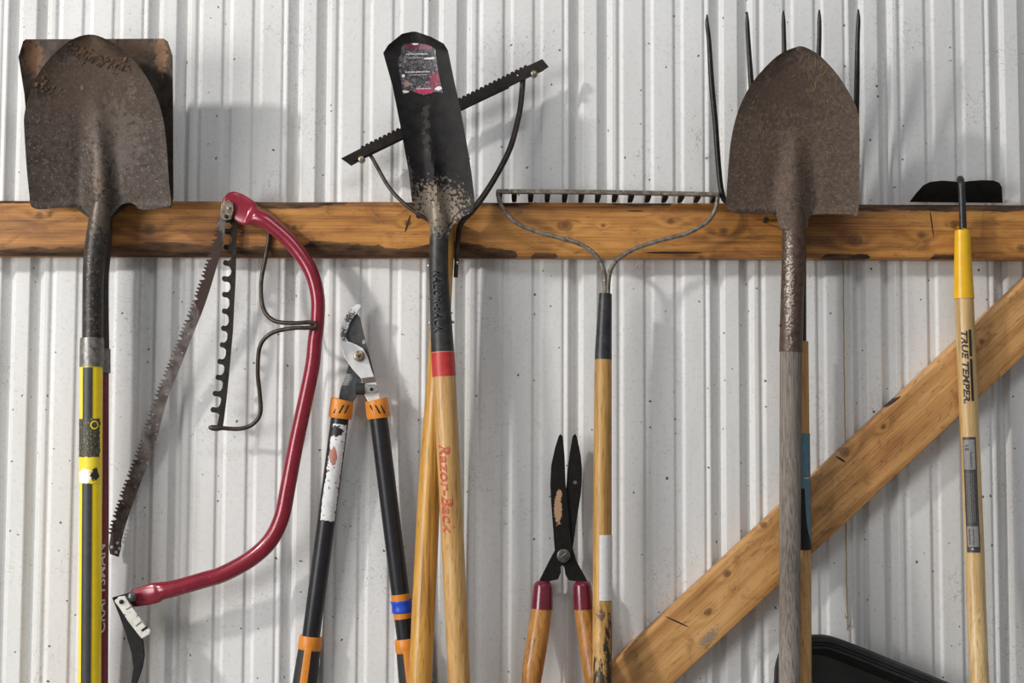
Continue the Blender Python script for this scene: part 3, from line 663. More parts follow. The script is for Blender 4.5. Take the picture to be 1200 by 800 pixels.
# ------------------------------------------------------------------ weed cutter with long handle
R = root('weed_cutter', P(470, 1290, .058), 'long-handled weed cutter with slanted serrated blade behind the narrow black spade', 'weed cutter'); o = org(R)
a = Vector((399.5, 185.5)); b = Vector((635.5, 69)); u = (b - a).normalized(); w = Vector((-u.y, u.x))   # w points down in the photo
Lb = (b - a).length; top = []
s_ = 26.0; top.append(tuple(a))
while s_ < Lb - 24:
    for ds, h in ((0, .4), (.9, 2.0), (2.6, 2.6), (4.2, 2.2), (5.2, .4)):
        q = a + u * (s_ + ds) - w * h; top.append(tuple(q))
    s_ += 5.75
top.append(tuple(b))
bot = [(643, 78), (636, 83), (608, 96), (500, 150), (430, 184), (411.5, 194)]
bm_ = build('serrated_blade', plate(MB(), top + bot, .050, .003, holes=[ring(606.5, 88, 1.1, 8)]), simple('dark_serrated_steel', (.007, .006, .006, 1), (.026, .016, .012, 1), 70, .42, .2, .3, spec=.3), R, bevel=.0007, smooth=False)
mb = MB(); rod(mb, P(414, 188.5, .0500), P(596, 102, .0500), .0022, n=10); build('fold', mb, BLACK, bm_)
for bx, by in ((423.5, 186.5), (626, 86)): build('bolt', disc(MB(), bx, by, .0545, 4.2, .010, 18, .0028), BOLT, bm_)
build('yoke_arm', ptube(MB(), [(424, 186, .043, 2.4), (429, 180.5, .043, 2.4), (434, 182, .043, 2.3), (442, 195.5, .044, 2.3), (455, 218, .048, 2.3), (471, 236, .055, 2.3), (491, 251, .062, 2.4), (512, 262, .060, 2.6)], 14), DARKROD, R)
build('yoke_arm', ptube(MB(), [(627, 85, .042, 2.6), (619, 84.5, .042, 3), (613.5, 90, .042, 3.4), (612, 104, .042, 3.4), (610, 124, .043, 3.4), (607, 140, .044, 3.4), (598, 173, .048, 3.5), (582, 205, .054, 3.5), (565.5, 231, .060, 3.7), (552.5, 247.5, .064, 4), (540, 262, .064, 3.6), (536.5, 284, .063, 2.8, .003), (534, 325, .062, 2.6, .002)], 14), DARKROD, R)
build('bolt', disc(MB(), 536, 308, .068, 2.2, .006, 12, .0015), RIVET, R)
WGOLD = handle_wood('golden_ash_handle', (.24, .105, .022, 1), (.55, .28, .05, 1), (.66, .36, .075, 1), rough=.38, coat=.15)
build('handle', ptube(MB(), [(523, 256, .058, 10), (521, 300, .058, 10.8), (513, 430, .058, 12), (504, 560, .058, 13), (498, 680, .059, 13.6), (492, 800, .069, 13.5), (480, 1010, .082, 13), (470, 1290, .09, 13)], 28), WGOLD, R)

# ------------------------------------------------------------------ drain spade (centre)
R = root('drain_spade', P(556, 1330, .094), 'narrow black drain spade with red band on its light wooden handle, centre', 'spade'); o = org(R)
outc = [(482.6, 37), (487.5, 37), (505, 43), (520, 51), (525, 59), (533, 98), (539.5, 127), (549, 179), (552.5, 202), (556.4, 234.5), (554, 247.5), (543, 254), (531, 263), (526, 275), (505, 275), (504, 262), (498, 252), (487.5, 247.5), (483, 238), (479, 202), (469.6, 150), (460, 101), (449, 62), (455, 52.5), (471, 39.5)]
lxc = [(37, 471), (62, 449), (101, 460), (150, 469.6), (202, 479), (240, 483), (275, 500)]; rxc = [(37, 495), (59, 525), (98, 533), (127, 539.5), (179, 549), (234, 556), (275, 530)]
def dsp(x, y):
    c = 486 + (y - 37) * .135; l = interp(lxc, y); r = interp(rxc, y); u = (x - c) / max(4, (r - c) if x > c else (c - l)); u = max(-1.1, min(1.1, u))
    fr_ = max(0.0, (262 - y) / 225)
    return .098 + .045 * fr_ + .016 * abs(u) ** 2 * (1 - .45 * max(0, fr_)) + .014 * math.exp(-((x - c) / 6.5) ** 2) * ss(110, 245, y) - .006 * ss(250, 275, y)
SPM = simple('black_spade_steel', (.007, .007, .008, 1), (.022, .019, .018, 1), 60, .48, .1, .2, r2=.6, spec=.2, blobs=[
    (*loc2(510, 245, .10, o), .050, .045, (.25, .20, .15, .9), 210, 1.6), (*loc2(500, 150, .11, o), .007, .045, (.10, .08, .065, .45), 90, 1.6), (*loc2(480, 210, .11, o), .006, .03, (.12, .11, .10, .7), 140, 1.4)])
b2 = build('blade', sheet(MB(), outc, dsp, .0024, 3.4), SPM, R, label='black blade with dried mud at its base')
soc = simple('mud_flecked_socket', (.018, .018, .019, 1), (.055, .053, .052, 1), 80, .42, .35, .3, r2=.5, blobs=[(*loc2(514, 255, .10, o), .05, .030, (.25, .20, .15, .9), 230, 1.6)])
sk = build('socket', ptube(MB(), [(509, 225, .104, 4), (511, 240, .103, 7.5), (514, 256, .1, 10.8), (514.5, 272, .096, 11), (514, 295, .095, 11.2), (514, 320, .094, 11.4), (516.5, 370, .094, 12.6), (518.7, 412, .094, 13.6)], 28), soc, R)
build('lettering', text_on(MB(), 'RAZOR-BACK', (514.5, 318, .094, 11.5), (517, 390, .094, 13), -12, .0135, down=True, eps=.0004, th=.0026, off=.004, shear=.15), soc, sk, label='raised RAZOR-BACK lettering', smooth=False)
for rx_, ry_ in ((502.5, 311), (531, 377), (504, 378)): build('rivet', disc(MB(), rx_, ry_, .094, 1.8, .004, 12, .001), RIVET, sk)
WLT = handle_wood('light_ash_handle', (.36, .18, .055, 1), (.56, .32, .11, 1), (.66, .42, .17, 1), rough=.38, coat=.15)
h2 = build('handle', ptube(MB(), [(518.6, 409, .094, 13.3), (520.5, 441, .094, 13.5), (530, 624, .089, 13.3), (538.5, 800, .074, 12.7), (548, 1010, .066, 12.6), (556, 1290, .064, 12.6)], 28, 1), WLT, R)
build('band', ptube(MB(), [(518.9, 413, .094, 13.8), (520.4, 441, .094, 13.9)], 28), simple('red_band', (.42, .025, .022, 1), (.55, .045, .04, 1), 80, .42), h2, label='red painted band')
build('lettering', text_on(MB(), 'Razor-Back', (524.6, 520, .0918, 13.4), (530, 624, .089, 13.3), -20, .0180, down=True, off=.018, shear=.2, eps=.0009), simple('faded_red_print', (.45, .035, .025, 1), (.56, .14, .07, 1), 220, .5), h2, label='worn red Razor-Back lettering', recalc=False)
# torn label on the blade
def film(mb, outl, dfn, off=.0006, sp=3.0): return sheet(mb, outl, lambda x, y: dfn(x, y) + off, .0004, sp)
to = [(471, 53), (475, 51.5), (486, 50.5), (497, 51.5), (505, 54), (510, 58), (510.5, 64), (512, 70), (513.5, 84), (516, 96), (518, 104), (519, 109), (516, 108), (510, 107.5), (503, 110), (497, 111.5), (488, 109), (482, 106.5), (477, 109), (472.5, 111), (471.5, 104), (470, 94), (468, 84), (466, 72), (467, 68), (470, 64)]
t = NT('torn_blade_label')
pat = t.noise(150, (1, 1, 1), 5, .75, 1.5)
c = t.ramp(pat, [(.42, (.02, .019, .022, 1)), (.55, (.11, .10, .11, 1)), (.64, (.36, .34, .35, 1))])
for (ax, ay, rx_, rz_, col, e) in ((497, 106, .017, .006, (.50, .03, .12, 1), .6), (510, 95, .010, .013, (.30, .02, .07, 1), 1.3), (484, 55.5, .014, .006, (.14, .012, .03, 1), .9), (499, 57, .012, .005, (.28, .10, .14, 1), 1.3), (477, 99, .005, .005, (.42, .22, .19, 1), .6)):
    c = t.mix(t.m('MULTIPLY', t.blob(*loc2(ax, ay, .13, o), rx_, rz_, 260, e, hi=.3), .85), c, col)
for (ax, ay, rx_, rz_) in ((487, 52.8, .006, .0025), (504, 70, .010, .0016), (512, 62, .003, .006), (514, 104, .006, .003), (473, 90, .003, .003), (475, 108, .006, .002)):
    c = t.mix(t.blob(*loc2(ax, ay, .13, o), rx_, rz_, 200, .6), c, (.72, .70, .70, 1))
LBM = t.out(c, .32, 0.0, pat, .5, .0008)
lb = build('label', film(MB(), to, dsp), LBM, b2, label='torn black, silver and pink label')
# two faint printed lines
mb = MB(); rnd = random.Random(5)
for (x0, x1, yy, h) in ((476, 500, 63.5, 1.5), (475, 504, 84.5, 1.6), (480, 496, 68, .6), (480, 500, 88, .6), (488, 505, 104, 1.4)):
    x = x0
    while x < x1:
        wv = rnd.uniform(.7, 1.6); hh = h * rnd.uniform(.7, 1); y = yy - (x - x0) * .02
        dd = lambda xx, y2: dsp(xx, y2) + .0013
        mb.add([P(x, y - hh / 2, dd(x, y)), P(x + wv, y - hh / 2, dd(x + wv, y)), P(x + wv, y + hh / 2, dd(x + wv, y)), P(x, y + hh / 2, dd(x, y))], [[0, 3, 2, 1]]); x += wv + rnd.uniform(.3, .8)
build('print', mb, WHT, lb, label='small illegible white print', recalc=False, kind='stuff')

# ------------------------------------------------------------------ bow rake
R = root('bow_rake', P(706, 1310, .062), 'bow rake with teeth hooked over the board and worn wooden handle', 'rake'); o = org(R)
mb = MB(); 
def bar(mb, pts, sz, sy):      # squared bar through points
    vs = []; fs = []
    for p in pts: vs += [p + Vector((0, -sy, sz)), p + Vector((0, sy, sz)), p + Vector((0, sy, -sz)), p + Vector((0, -sy, -sz))]
    L = len(pts)
    for i in range(L - 1):
        for k in range(4): a = i * 4 + k; b = i * 4 + (k + 1) % 4; fs.append([a, b, b + 4, a + 4])
    fs += [[0, 1, 2, 3], [(L - 1) * 4 + k for k in (3, 2, 1, 0)]]
    return mb.add(vs, fs)
bar(mb, [P(582, 224.3, .064), P(650, 224.6, .064), P(712, 225.3, .064), P(780, 226.6, .064), P(842, 228, .064)], .0034, .005)
hb = build('rake_head', mb, RUSTROD, R, bevel=.001, smooth=False)
for i, tx in enumerate([585, 602.6, 622, 641.6, 662, 681.5, 701, 721, 740, 760, 780, 799, 818, 838]):
    ty = interp([(582, 224.3), (842, 228)], tx); A = P(tx, ty + 1, .060)
    zt_ = zt + .0062; B = Vector((A.x, -.012, zt_)); M_ = Vector((A.x, -.038, max(zt_ + .001, A.z * .5 + zt_ * .5)))
    vs = []
    for p, wv, h in ((A, .0046, .0042), (M_, .0042, .0040), (Vector((A.x, -.022, zt_ + .0004)), .0036, .0036), (B, .0014, .0022)):
        vs += [p + Vector((-wv, 0, h)), p + Vector((wv, 0, h)), p + Vector((wv, 0, -h)), p + Vector((-wv, 0, -h))]
    mb = MB(); mb.add(vs, [[j * 4 + k, j * 4 + (k + 1) % 4, j * 4 + 4 + (k + 1) % 4, j * 4 + 4 + k] for j in range(3) for k in range(4)] + [[0, 1, 2, 3], [12, 13, 14, 15]])
    build('tooth', mb, BLACK, hb, smooth=False)  # black puts the shade on the teeth into their colour
bl_pts = [(584, 223.5, .064, 2.6), (584, 230, .065, 2.6), (590, 245, .066, 2.6), (605, 261, .066, 2.5), (629, 271.5, .066, 2.5), (656, 278.6, .066, 2.6), (680, 286, .066, 2.7), (698, 299, .066, 2.8), (706.5, 314, .065, 2.8), (708.8, 329, .064, 2.8), (709.2, 352, .063, 2.6)]
br_pts = [(841, 227, .064, 2.6), (841, 232, .065, 2.6), (838, 246, .066, 2.6), (828.5, 260, .066, 2.5), (806, 273, .066, 2.5), (776, 281, .066, 2.6), (746, 290.5, .066, 2.7), (726, 302, .066, 2.8), (716.5, 314, .065, 2.8), (713, 329, .064, 2.8), (712.4, 352, .063, 2.6)]
build('bow', ptube(MB(), bl_pts, 14), RUSTROD, R); build('bow', ptube(MB(), br_pts, 14), RUSTROD, R)
build('ferrule', ptube(MB(), [(709.5, 347, .062, 7.4), (709.4, 348, .062, 7.8), (707.5, 400, .062, 9.6), (707, 421, .062, 10.2)], 26, 3), simple('dark_grey_ferrule', (.022, .022, .024, 1), (.05, .05, .055, 1), 70, .4, .3, .2, flecks=((.13, .12, .11, 1), 200, .68)), R)
RW = handle_wood('worn_ash_handle', (.17, .08, .022, 1), (.44, .235, .062, 1), (.58, .35, .11, 1), rough=.45, blobs=[
    (*loc2(714, 780, .07, o), .011, .075, (.012, .009, .007, .95), 130, 1.3, (1, 1, .3)), (*loc2(703, 805, .07, o), .018, .055, (.015, .011, .008, .95), 150, 1.5, (1, 1, .25)), (*loc2(704, 720, .07, o), .007, .010, (.10, .05, .025, .9), 250, 1.3)])
h3 = build('handle', ptube(MB(), [(707, 419, .062, 10), (706.8, 440, .062, 10.3), (706, 600, .060, 11), (705.7, 706, .062, 11.2), (705.5, 800, .0985, 11.2), (705.5, 1000, .125, 11.2), (706, 1270, .14, 11)], 28, 1), RW, R)
lbm = simple('faded_white_label', (.62, .61, .60, 1), (.74, .73, .72, 1), 60, .55, flecks=((.18, .12, .14, 1), 330, .64))
build('label', patch(MB(), (705.92, 626.5, .0605, 11.1), (705.71, 703, .0620, 11.25), -20, 85, .0005), lbm, h3, label='faded white label')

# ------------------------------------------------------------------ hedge shears
R = root('hedge_shears', P(660.5, 651, .03), 'hedge shears pointing up with black blades and maroon capped wooden handles', 'shears'); o = org(R)
BB = simple('black_shear_blade', (.006, .006, .006, 1), (.014, .013, .012, 1), 90, .5, .0, .15, spec=.14)
TANB = simple('black_blade_residue', (.006, .006, .006, 1), (.014, .013, .012, 1), 90, .5, .0, .15, spec=.14, blobs=[(*loc2(654, 596, .04, o), .0066, .0262, (.40, .25, .15, .95), 260, .7), (*loc2(655.5, 579, .04, o), .005, .008, (.40, .25, .15, .95), 260, .6)])
rbl = [(674, 508), (676, 511), (680.7, 534), (682.1, 549.5), (681.8, 564.9), (680.7, 579), (676, 608), (671.5, 640), (668, 650), (663, 660), (661, 664), (658.8, 661.7), (657, 664), (657.3, 670.5), (654, 678.5), (644, 681), (633, 686), (630, 684), (634, 676), (643, 658), (651, 643), (660, 610), (663, 580), (664, 565), (665, 549.5), (668, 529), (671, 511)]
build('blade', plate(MB(), rbl, .0300, .0028, holes=[ring(674, 565, 2.2)]), BB, R, smooth=False, label='black right blade with a small hole')
lbl = [(657, 508.5), (659.5, 511), (661.6, 533.7), (662.8, 565), (666, 600), (668.5, 630), (671, 641), (676, 658), (686, 676), (690, 684), (687, 686), (676, 681), (666.5, 679.6), (662.5, 673), (661.5, 666), (660, 662), (656, 658), (651, 650), (649.7, 641), (648, 617), (646, 590), (644.8, 567.5), (646, 545), (650.4, 524.7), (655, 510)]
build('blade', plate(MB(), lbl, .0335, .0028), TANB, R, smooth=False, label='black left blade with tan label residue')
pb = build('pivot_bolt', disc(MB(), 660.5, 651, .0395, 8, .005, 28, .0022), simple('dull_pivot', (.06, .055, .05, 1), (.16, .145, .13, 1), 120, .4, .6, .2), R)
mb = MB(); rod(mb, P(657.5, 652.5, .0418), P(663, 648, .0418), .0008, n=8); build('slot', mb, RIVET, pb)
SW = handle_wood('oiled_oak_handle', (.16, .055, .012, 1), (.40, .17, .032, 1), (.52, .25, .06, 1), rough=.42, coat=.05, fine=.7)
CAPM = simple('maroon_cap', (.12, .008, .022, 1), (.16, .012, .030, 1), 60, .24, 0, .05, coat=.5)
for pts, cp in (([(635.5, 708, .031, 11.6), (634.5, 714, .031, 11.9), (630, 748, .031, 12.4), (624, 786, .031, 12.2), (623, 800, .031, 11), (622, 830, .031, 10.5), (617, 900, .031, 12.5), (615, 935, .031, 11), (615, 940, .031, 5)], [(636.8, 680, .031, 3), (636.8, 680.8, .031, 7), (636.6, 684, .031, 10), (636.3, 689, .031, 11.4), (635.0, 713, .031, 12.7)]),
                ([(683.6, 708, .031, 11), (684, 714, .031, 11), (689, 748, .031, 11.6), (695.5, 786, .031, 12.2), (698, 800, .031, 11), (701, 830, .031, 10.5), (705, 900, .031, 12.5), (707, 935, .031, 11), (707, 940, .031, 5)], [(682, 680, .031, 3), (682, 680.8, .031, 7), (682.2, 684, .031, 10), (682.4, 689, .031, 11.0), (683.9, 713, .031, 12)])):
    pts = [(p[0], p[1], p[2] + .031 * ss(712, 812, p[1]), p[3]) for p in pts]
    h_ = build('handle', ptube(MB(), pts, 26), SW, R)
    build('handle_cap', ptube(MB(), cp, 26), CAPM, h_, label='glossy maroon end cap')

# ------------------------------------------------------------------ fork behind the right shovel
R = root('garden_fork', P(938, 1300, .056), 'five-tined black fork behind the rusty brown shovel on the right', 'fork'); o = org(R)
TIN = simple('black_tine', (.010, .010, .010, 1), (.03, .029, .028, 1), 90, .35, .3, .2, flecks=((.13, .12, .11, 1), 250, .70))
tines = [[(828.6, 17), (831, 49), (834, 98), (838.4, 146), (842, 195), (845.5, 224), (851, 236), (866, 243), (900, 246), (931, 249)],
         [(875.5, 14), (877, 49), (880, 94), (884, 146), (890, 200), (897, 226), (912, 240), (932, 249)],
         [(918, 12.5), (918.8, 49), (920, 94), (923, 160), (929, 225), (934, 238), (935, 250)],
         [(960, 11.5), (960, 49), (958, 94), (955, 160), (948, 222), (942, 238), (937, 250)],
         [(1005.8, 11), (1005, 49), (1004.2, 98), (1003, 146), (999, 195), (991, 222), (976, 236), (957, 244), (938, 249)]]
for tp in tines:
    tp = [(x + (0 if i else 0), y, .100 - .045 * ss(10, 262, y), 3.4 if i > 1 else (2.8 if i else .9)) for i, (x, y) in enumerate(tp)]
    tp.insert(1, (tp[0][0] + .2, tp[0][1] + 12, tp[0][2], 2.5))
    tn = build('tine', ptube(MB(), tp, 12), TIN, R)
build('socket', ptube(MB(), [(934.5, 244, .055, 7.5), (936, 290, .055, 8.5), (936, 400, .055, 9), (936, 404, .055, 9)], 20), BLACK, R)
FWD = handle_wood('amber_handle', (.30, .14, .035, 1), (.46, .24, .075, 1), (.56, .32, .12, 1))
hf = build('handle', ptube(MB(), [(936.5, 400, .055, 10.8), (937.2, 508, .055, 11.2), (938.3, 643, .060, 11.6), (938.5, 660, .064, 12), (939, 800, .098, 12.0), (939, 1000, .125, 12), (938, 1270, .15, 12)], 26, 1), FWD, R)
bs_ = build('sleeve', ptube(MB(), [(937.2, 508, .055, 11.8), (938.3, 643, .060, 12.2)], 26), simple('blue_grey_sleeve', (.07, .15, .20, 1), (.10, .20, .26, 1), 90, .5, blobs=[(*loc2(944, 560, .06, o), .006, .001, (.5, .5, .42, 1), 100, .1)]), hf, label='blue-grey printed sleeve')
A = (937.8, 572, .0574, 12.05); B = (938.35, 643.5, .060, 12.35)
mb = MB(); Av, Bv = P(*A[:3]), P(*B[:3]); vs = []; K = 16
for i in range(K + 1):
    f = i / K; c = Av.lerp(Bv, f); r = (A[3] + (B[3] - A[3]) * f) * mpp(.055) + .0006
    e = 14 + 12 * f + 62 * f ** 5
    for k in range(9):
        an = math.radians(-30 + (e + 30) * k / 8); vs.append(c + Vector((math.sin(an) * r, -math.cos(an) * r, 0)))
mb.add(vs, [[i * 9 + k, i * 9 + k + 1, (i + 1) * 9 + k + 1, (i + 1) * 9 + k] for i in range(K) for k in range(8)])
build('sleeve_panel', mb, BLACK, bs_, label='black curved panel of the sleeve', recalc=False)

# ------------------------------------------------------------------ right round shovel
R = root('rusty_shovel', P(922, 1330, .092), 'rusty brown round point shovel with weathered grey wooden handle at right', 'shovel'); o = org(R)
out2 = [(936.6, 54), (943, 55), (953, 60), (962.6, 66.7), (982, 88), (998, 114), (1005.5, 133), (1007.5, 163), (1006.5, 202), (1005.5, 250), (995, 251), (956, 251), (948, 256), (944, 268), (916, 268), (911, 256), (905, 251), (871.5, 250), (857, 247), (851.5, 243), (851, 237), (853.7, 195), (857, 163), (865, 130), (881, 97.6), (904, 71.5), (920, 60)]
lx2 = [(54, 932), (60, 920), (71.5, 904), (97.6, 881), (130, 865), (163, 857), (195, 853.7), (243, 851)]
rx2 = [(54, 940), (66.7, 962.6), (88, 982), (114, 998), (133, 1005.5), (163, 1007.5), (202, 1006.5), (250, 1005.5)]
d2f = shovel_depth(lambda y: 933 - (y - 54) * .015, 54, 252, lx2, rx2, .090, .165, .015, .019, 9.5, 130, 250)
SH2 = simple('rust_brown_steel', (.062, .040, .029, 1), (.135, .092, .067, 1), 150, .75, .1, .6, flecks=((.20, .14, .10, 1), 340, .60), blobs=[(*loc2(915, 105, .15, o), .08, .06, (.060, .034, .024, .6), 60, 1.6), (*loc2(880, 250, .1, o), .04, .008, (.03, .018, .013, .8), 120, 1.2)])
b3 = build('blade', sheet(MB(), out2, d2f, .0024, 3.8, True), SH2, R)
mb = MB(); rnd = random.Random(11)
for i in range(62):
    x = rnd.uniform(862, 1000); y = rnd.uniform(85, 245)
    if i < 20:
        x = 954 + rnd.uniform(-10, 16); y = rnd.uniform(64, 98)
    L = rnd.uniform(1.5, 6) if i % 9 else rnd.uniform(8, 13); an = rnd.uniform(0, math.pi)
    if i < 20: an = math.atan2(112 - y, 957 - x) + rnd.gauss(0, .22); L = rnd.uniform(6, 15)
    q = [(x, y), (x + L * .5 * math.cos(an) + rnd.gauss(0, .5), y + L * .5 * math.sin(an)), (x + L * math.cos(an + .15), y + L * math.sin(an + .15))]
    if not all(inside(a_, b_, out2) for a_, b_ in q): continue
    ptube(mb, [(a_, b_, d2f(a_, b_) + .0005, rnd.uniform(.16, .30)) for a_, b_ in q], 5, 2)
build('dry_grass', mb, simple('dry_grass', (.20, .155, .075, 1), (.34, .27, .16, 1), 60, .8), b3, label='bits of dry grass stuck to the blade', kind='stuff')
sk = build('socket', ptube(MB(), [(931, 215, .104, 4), (931, 238, .0985, 9.5), (931, 256, .0918, 13.6), (930.5, 272, .091, 14), (930, 302, .092, 13.8), (928, 360, .092, 13.6), (927, 412, .092, 13.8)], 28), simple('rusty_socket', (.055, .030, .022, 1), (.125, .078, .058, 1), 130, .45, .3, .6, blobs=[(*loc2(924, 340, .1, o), .006, .095, (.42, .37, .32, .8), 300, 2.2), (*loc2(931, 235, .1, o), .06, .05, (.095, .064, .047, .9), 90, 1.0)]), R)
build('rivet', disc(MB(), 915.5, 381, .098, 1.8, .006, 12, .001), DARKROD, sk)
GW = handle_wood('weathered_grey_handle', (.085, .07, .058, 1), (.20, .17, .145, 1), (.32, .28, .24, 1), rough=.85, fine=3.2, bs=.9)
build('handle', ptube(MB(), [(927, 409, .092, 13), (926.8, 430, .092, 13), (926, 560, .098, 12.5), (925, 800, .136, 12.2), (923, 1000, .165, 12.2), (922, 1300, .19, 12.2)], 26), GW, R)

# ------------------------------------------------------------------ hoe
R = root('garden_hoe', P(1165, 1300, .062), 'garden hoe with bright yellow ferrule and pale handle at far right', 'hoe'); o = org(R)
ho = [(1066, 236.5), (1074, 226), (1082, 217), (1090, 213), (1104, 211.5), (1118, 212.5), (1126, 213.5), (1136, 212), (1150, 211), (1164, 211.3), (1171, 214), (1174, 219), (1175, 237.5)]
hz = lambda x, y: .010 + (237.5 - y) / 26 * .034
build('blade', sheet(MB(), ho, hz, .0025, 3.5), BLACK, R)
top_ = P(1125, 214, .044)
cs = [P(1125.5, 213.5, .040), P(1125.2, 210.5, .047), P(1125.4, 210, .056), P(1126, 213, .063), P(1126.8, 220, .066), P(1127.5, 235, .065), P(1128.4, 262, .063), P(1128.6, 274, .062)]
q = cr([tuple(c_) for c_ in cs], 6); cs = [Vector(c_) for c_ in q]
build('gooseneck', sweep(MB(), cs, [.0058] * len(cs), 16, Vector((1, 0, 0))), simple('scuffed_black_neck', (.012, .012, .014, 1), (.06, .058, .058, 1), 120, .35, .4, .3), R)
YF = simple('yellow_ferrule', (.76, .42, .004, 1), (.83, .48, .012, 1), 50, .33, 0, .04, coat=.25)
build('ferrule', ptube(MB(), [(1128, 269.5, .062, 6), (1128, 270.3, .062, 8.4), (1128.1, 273, .062, 9.2), (1128.3, 300, .062, 10), (1129.6, 350, .062, 12.1)], 28, 3), YF, R)
HW = handle_wood('pale_ash_handle', (.42, .25, .095, 1), (.62, .41, .175, 1), (.74, .53, .26, 1), rough=.4, coat=.15)
h4 = build('handle', ptube(MB(), [(1129.6, 348, .062, 11.2), (1131, 380, .062, 11), (1136.5, 510, .062, 11), (1142.3, 650, .062, 11.2), (1144, 710, .068, 11.2), (1148, 800, .088, 11.1), (1157, 1010, .12, 11.2), (1166, 1270, .15, 11)], 28, 1), HW, R)
INK = simple('black_ink', (.01, .01, .01, 1), (.025, .022, .02, 1), 100, .5)
ce = lambda y: 1131 + (y - 380) * (5.5 / 130)
mb = text_on(MB(), 'TRUE TEMPER.', (ce(388), 388, .062, 11), (ce(473), 473, .062, 11), -24, .0100, down=True, off=.04, shear=.2)
build('lettering', mb, INK, h4, label='black TRUE TEMPER lettering', recalc=False)
mb = MB()
for ya, yb in ((387, 418), (421, 470)): patch(mb, (ce(ya), ya, .062, 11), (ce(yb), yb, .062, 11), 3, 18, .0003, 3, 4)
build('bar_mark', mb, INK, h4, label='black bars beside the lettering')
lbx = build('label', patch(MB(), (ce(512), 512, .062, 11.05), (1142.15, 646.5, .062, 11.25), -62, 17, .0004), simple('charcoal_label', (.035, .033, .034, 1), (.075, .07, .07, 1), 300, .45), h4, label='charcoal and grey paper label')
GRY = simple('grey_label_panel', (.20, .19, .19, 1), (.28, .27, .265, 1), 200, .5)
pns = [build('panel', patch(MB(), (ce(ya), ya, .062, 11.1), (ce(yb), yb, .062, 11.2), -56, 9, .0008, 6, 4), GRY, lbx, label='lighter grey panel') for ya, yb in ((515, 550), (616, 640))]
pn = pns[0]
build('lettering', text_on(MB(), '15', (ce(521.5), 521.5, .062, 11.1), (ce(528), 528, .062, 11.1), -36, .0055, down=True, eps=.0014, off=.03), INK, pn, label='black 15', recalc=False)
mb = MB(); rnd = random.Random(2)
def tiny(mb, y0, y1, a0, w_, step=1.3):
    y = y0
    while y < y1:
        l = rnd.uniform(.6, 1.5); patch(mb, (ce(y), y, .062, 11.1), (ce(y + l), y + l, .062, 11.1), a0, a0 + w_, .0013, 1, 1, th=.0001); y += l + rnd.uniform(.4, .9)
for a_, w_ in ((-18, 6),): tiny(mb, 530, 547, a_, w_)
build('print', mb, INK, lbx, label='tiny dark print', kind='stuff')
mb = MB()
for a_, w_ in ((-44, 9), (-22, 5)): tiny(mb, 619, 637, a_, w_)
build('print', mb, INK, lbx, label='tiny dark print', kind='stuff')
mb = MB()
for a_ in (-48, -38, -28, -18, -8): tiny(mb, 554, 611, a_, 4)
build('print', mb, GRY, lbx, label='tiny grey print', kind='stuff')
build('mark', patch(MB(), (ce(641.5), 641.5, .062, 11.2), (ce(643.5), 643.5, .062, 11.2), -32, -22, .001, 2, 2), WHT, lbx, label='small white square')

# ------------------------------------------------------------------ black tub leaning at the bottom
R = root('black_tub', P(985, 1180, .02), 'black plastic tub leaning on the wall at the bottom right, only its rim showing', 'tub'); o = org(R)
def tub_loop(inset, d):
    c = [(908, 830), (909, 800), (911, 778), (920, 757), (936, 747), (958, 744.5), (975, 746), (1004, 756), (1050, 774.5), (1110, 799), (1170, 824), (1215, 846), (1238, 880), (1242, 930), (1238, 1040), (1225, 1110), (1180, 1140), (1060, 1150), (970, 1140), (925, 1110), (910, 1060), (906, 960)]
    c = cr(c + [c[0]], 5)[:-1]; out = []
    cx, cy = 1075, 945
    n_ = len(c)
    for i, (x, y) in enumerate(c):
        a_, b_ = c[i - 1], c[(i + 1) % n_]; tx, ty = b_[0] - a_[0], b_[1] - a_[1]; L = math.hypot(tx, ty) or 1
        nx, ny = -ty / L, tx / L
        if (cx - x) * nx + (cy - y) * ny < 0: nx, ny = -nx, -ny
        out.append(P(x + nx * inset, y + ny * inset, .06) + Vector((0, .06 - d, 0)))
    return out
prof_ = [(3, .038), (0, .041), (0, .058), (2.5, .063), (7, .063), (8.5, .058), (11, .058), (12.5, .063), (15, .063), (17, .057), (20, .046), (26, .020), (44, .010)]
loops = [tub_loop(i_, d_) for i_, d_ in prof_]
nl = len(loops[0]); vs = [v for l in loops for v in l]; nn = len(loops)
fs = [[i * nl + k, i * nl + (k + 1) % nl, (i + 1) * nl + (k + 1) % nl, (i + 1) * nl + k] for i in range(nn - 1) for k in range(nl)]
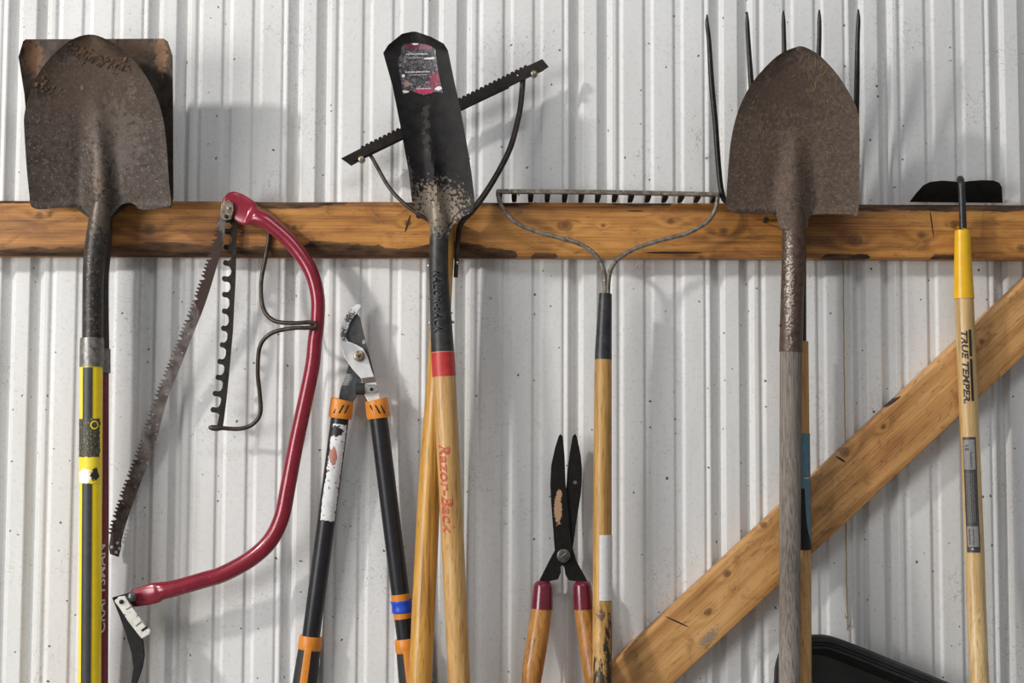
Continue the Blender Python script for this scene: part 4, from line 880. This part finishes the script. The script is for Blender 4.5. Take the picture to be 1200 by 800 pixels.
outer = [tub_loop(i_, d_) for i_, d_ in [(3, .038), (14, .034), (22, .012), (44, .005)]]
mbr = MB(); mbr.add([v for l in loops[:10] for v in l], [f for f in fs if max(f) < 10 * nl])
TUB = simple('black_plastic', (.010, .010, .011, 1), (.022, .022, .023, 1), 60, .45, 0, .15, flecks=((.10, .10, .10, 1), 130, .71))
build('rim', mbr, TUB, R)
mbb = MB(); vv = [v for l in loops[9:] for v in l]; no = len(vv); m_ = nn - 9
fsb = [[i * nl + k, i * nl + (k + 1) % nl, (i + 1) * nl + (k + 1) % nl, (i + 1) * nl + k] for i in range(m_ - 1) for k in range(nl)] + [[(m_ - 1) * nl + k for k in range(nl)]]
vv += [v for l in outer for v in l]
fsb += [[no + i * nl + k, no + i * nl + (k + 1) % nl, no + (i + 1) * nl + (k + 1) % nl, no + (i + 1) * nl + k] for i in range(3) for k in range(nl)] + [[no + 3 * nl + k for k in range(nl)][::-1]]
mbb.add(vv, fsb)
build('basin', mbb, simple('dark_green_black_plastic', (.009, .012, .010, 1), (.020, .025, .021, 1), 40, .38, 0, .1), R, recalc=False)

# ------------------------------------------------------------------ nails and drip line
nail(490.5, 253, .052, 'nail beside the left shoulder of the narrow black spade')
nail(898, 257, .066, 'nail under the left shoulder of the rusty brown shovel')
mb = MB(); rnd = random.Random(9)
xt = P(989, 400).x; zs = [P(989, y).z for y in range(306, 742, 6)]
cs = [Vector((xt + rnd.gauss(0, .0003), -.0009, z_)) for z_ in zs]
# follow the sheet: lie just over the surface
sweep(mb, cs, [.0008] * len(cs), 8)
for zz, dx in ((P(989, 733).z, .006), (P(989, 724).z, -.004)):
    sweep(mb, [Vector((xt, -.0009, zz)), Vector((xt + dx * .6, -.003, zz + .002)), Vector((xt + dx, -.003, zz + .007))], [.001, .0009, .0005], 6)
build('yellow_drip_line', mb, simple('yellowed_drip', (.36, .24, .07, 1), (.52, .38, .14, 1), 200, .8), loc=(xt, 0, P(989, 742).z), label='thin yellowed drip line running down the wall behind the brace', cat='drip line')  # rust drip on the wall, modelled as a thin strand
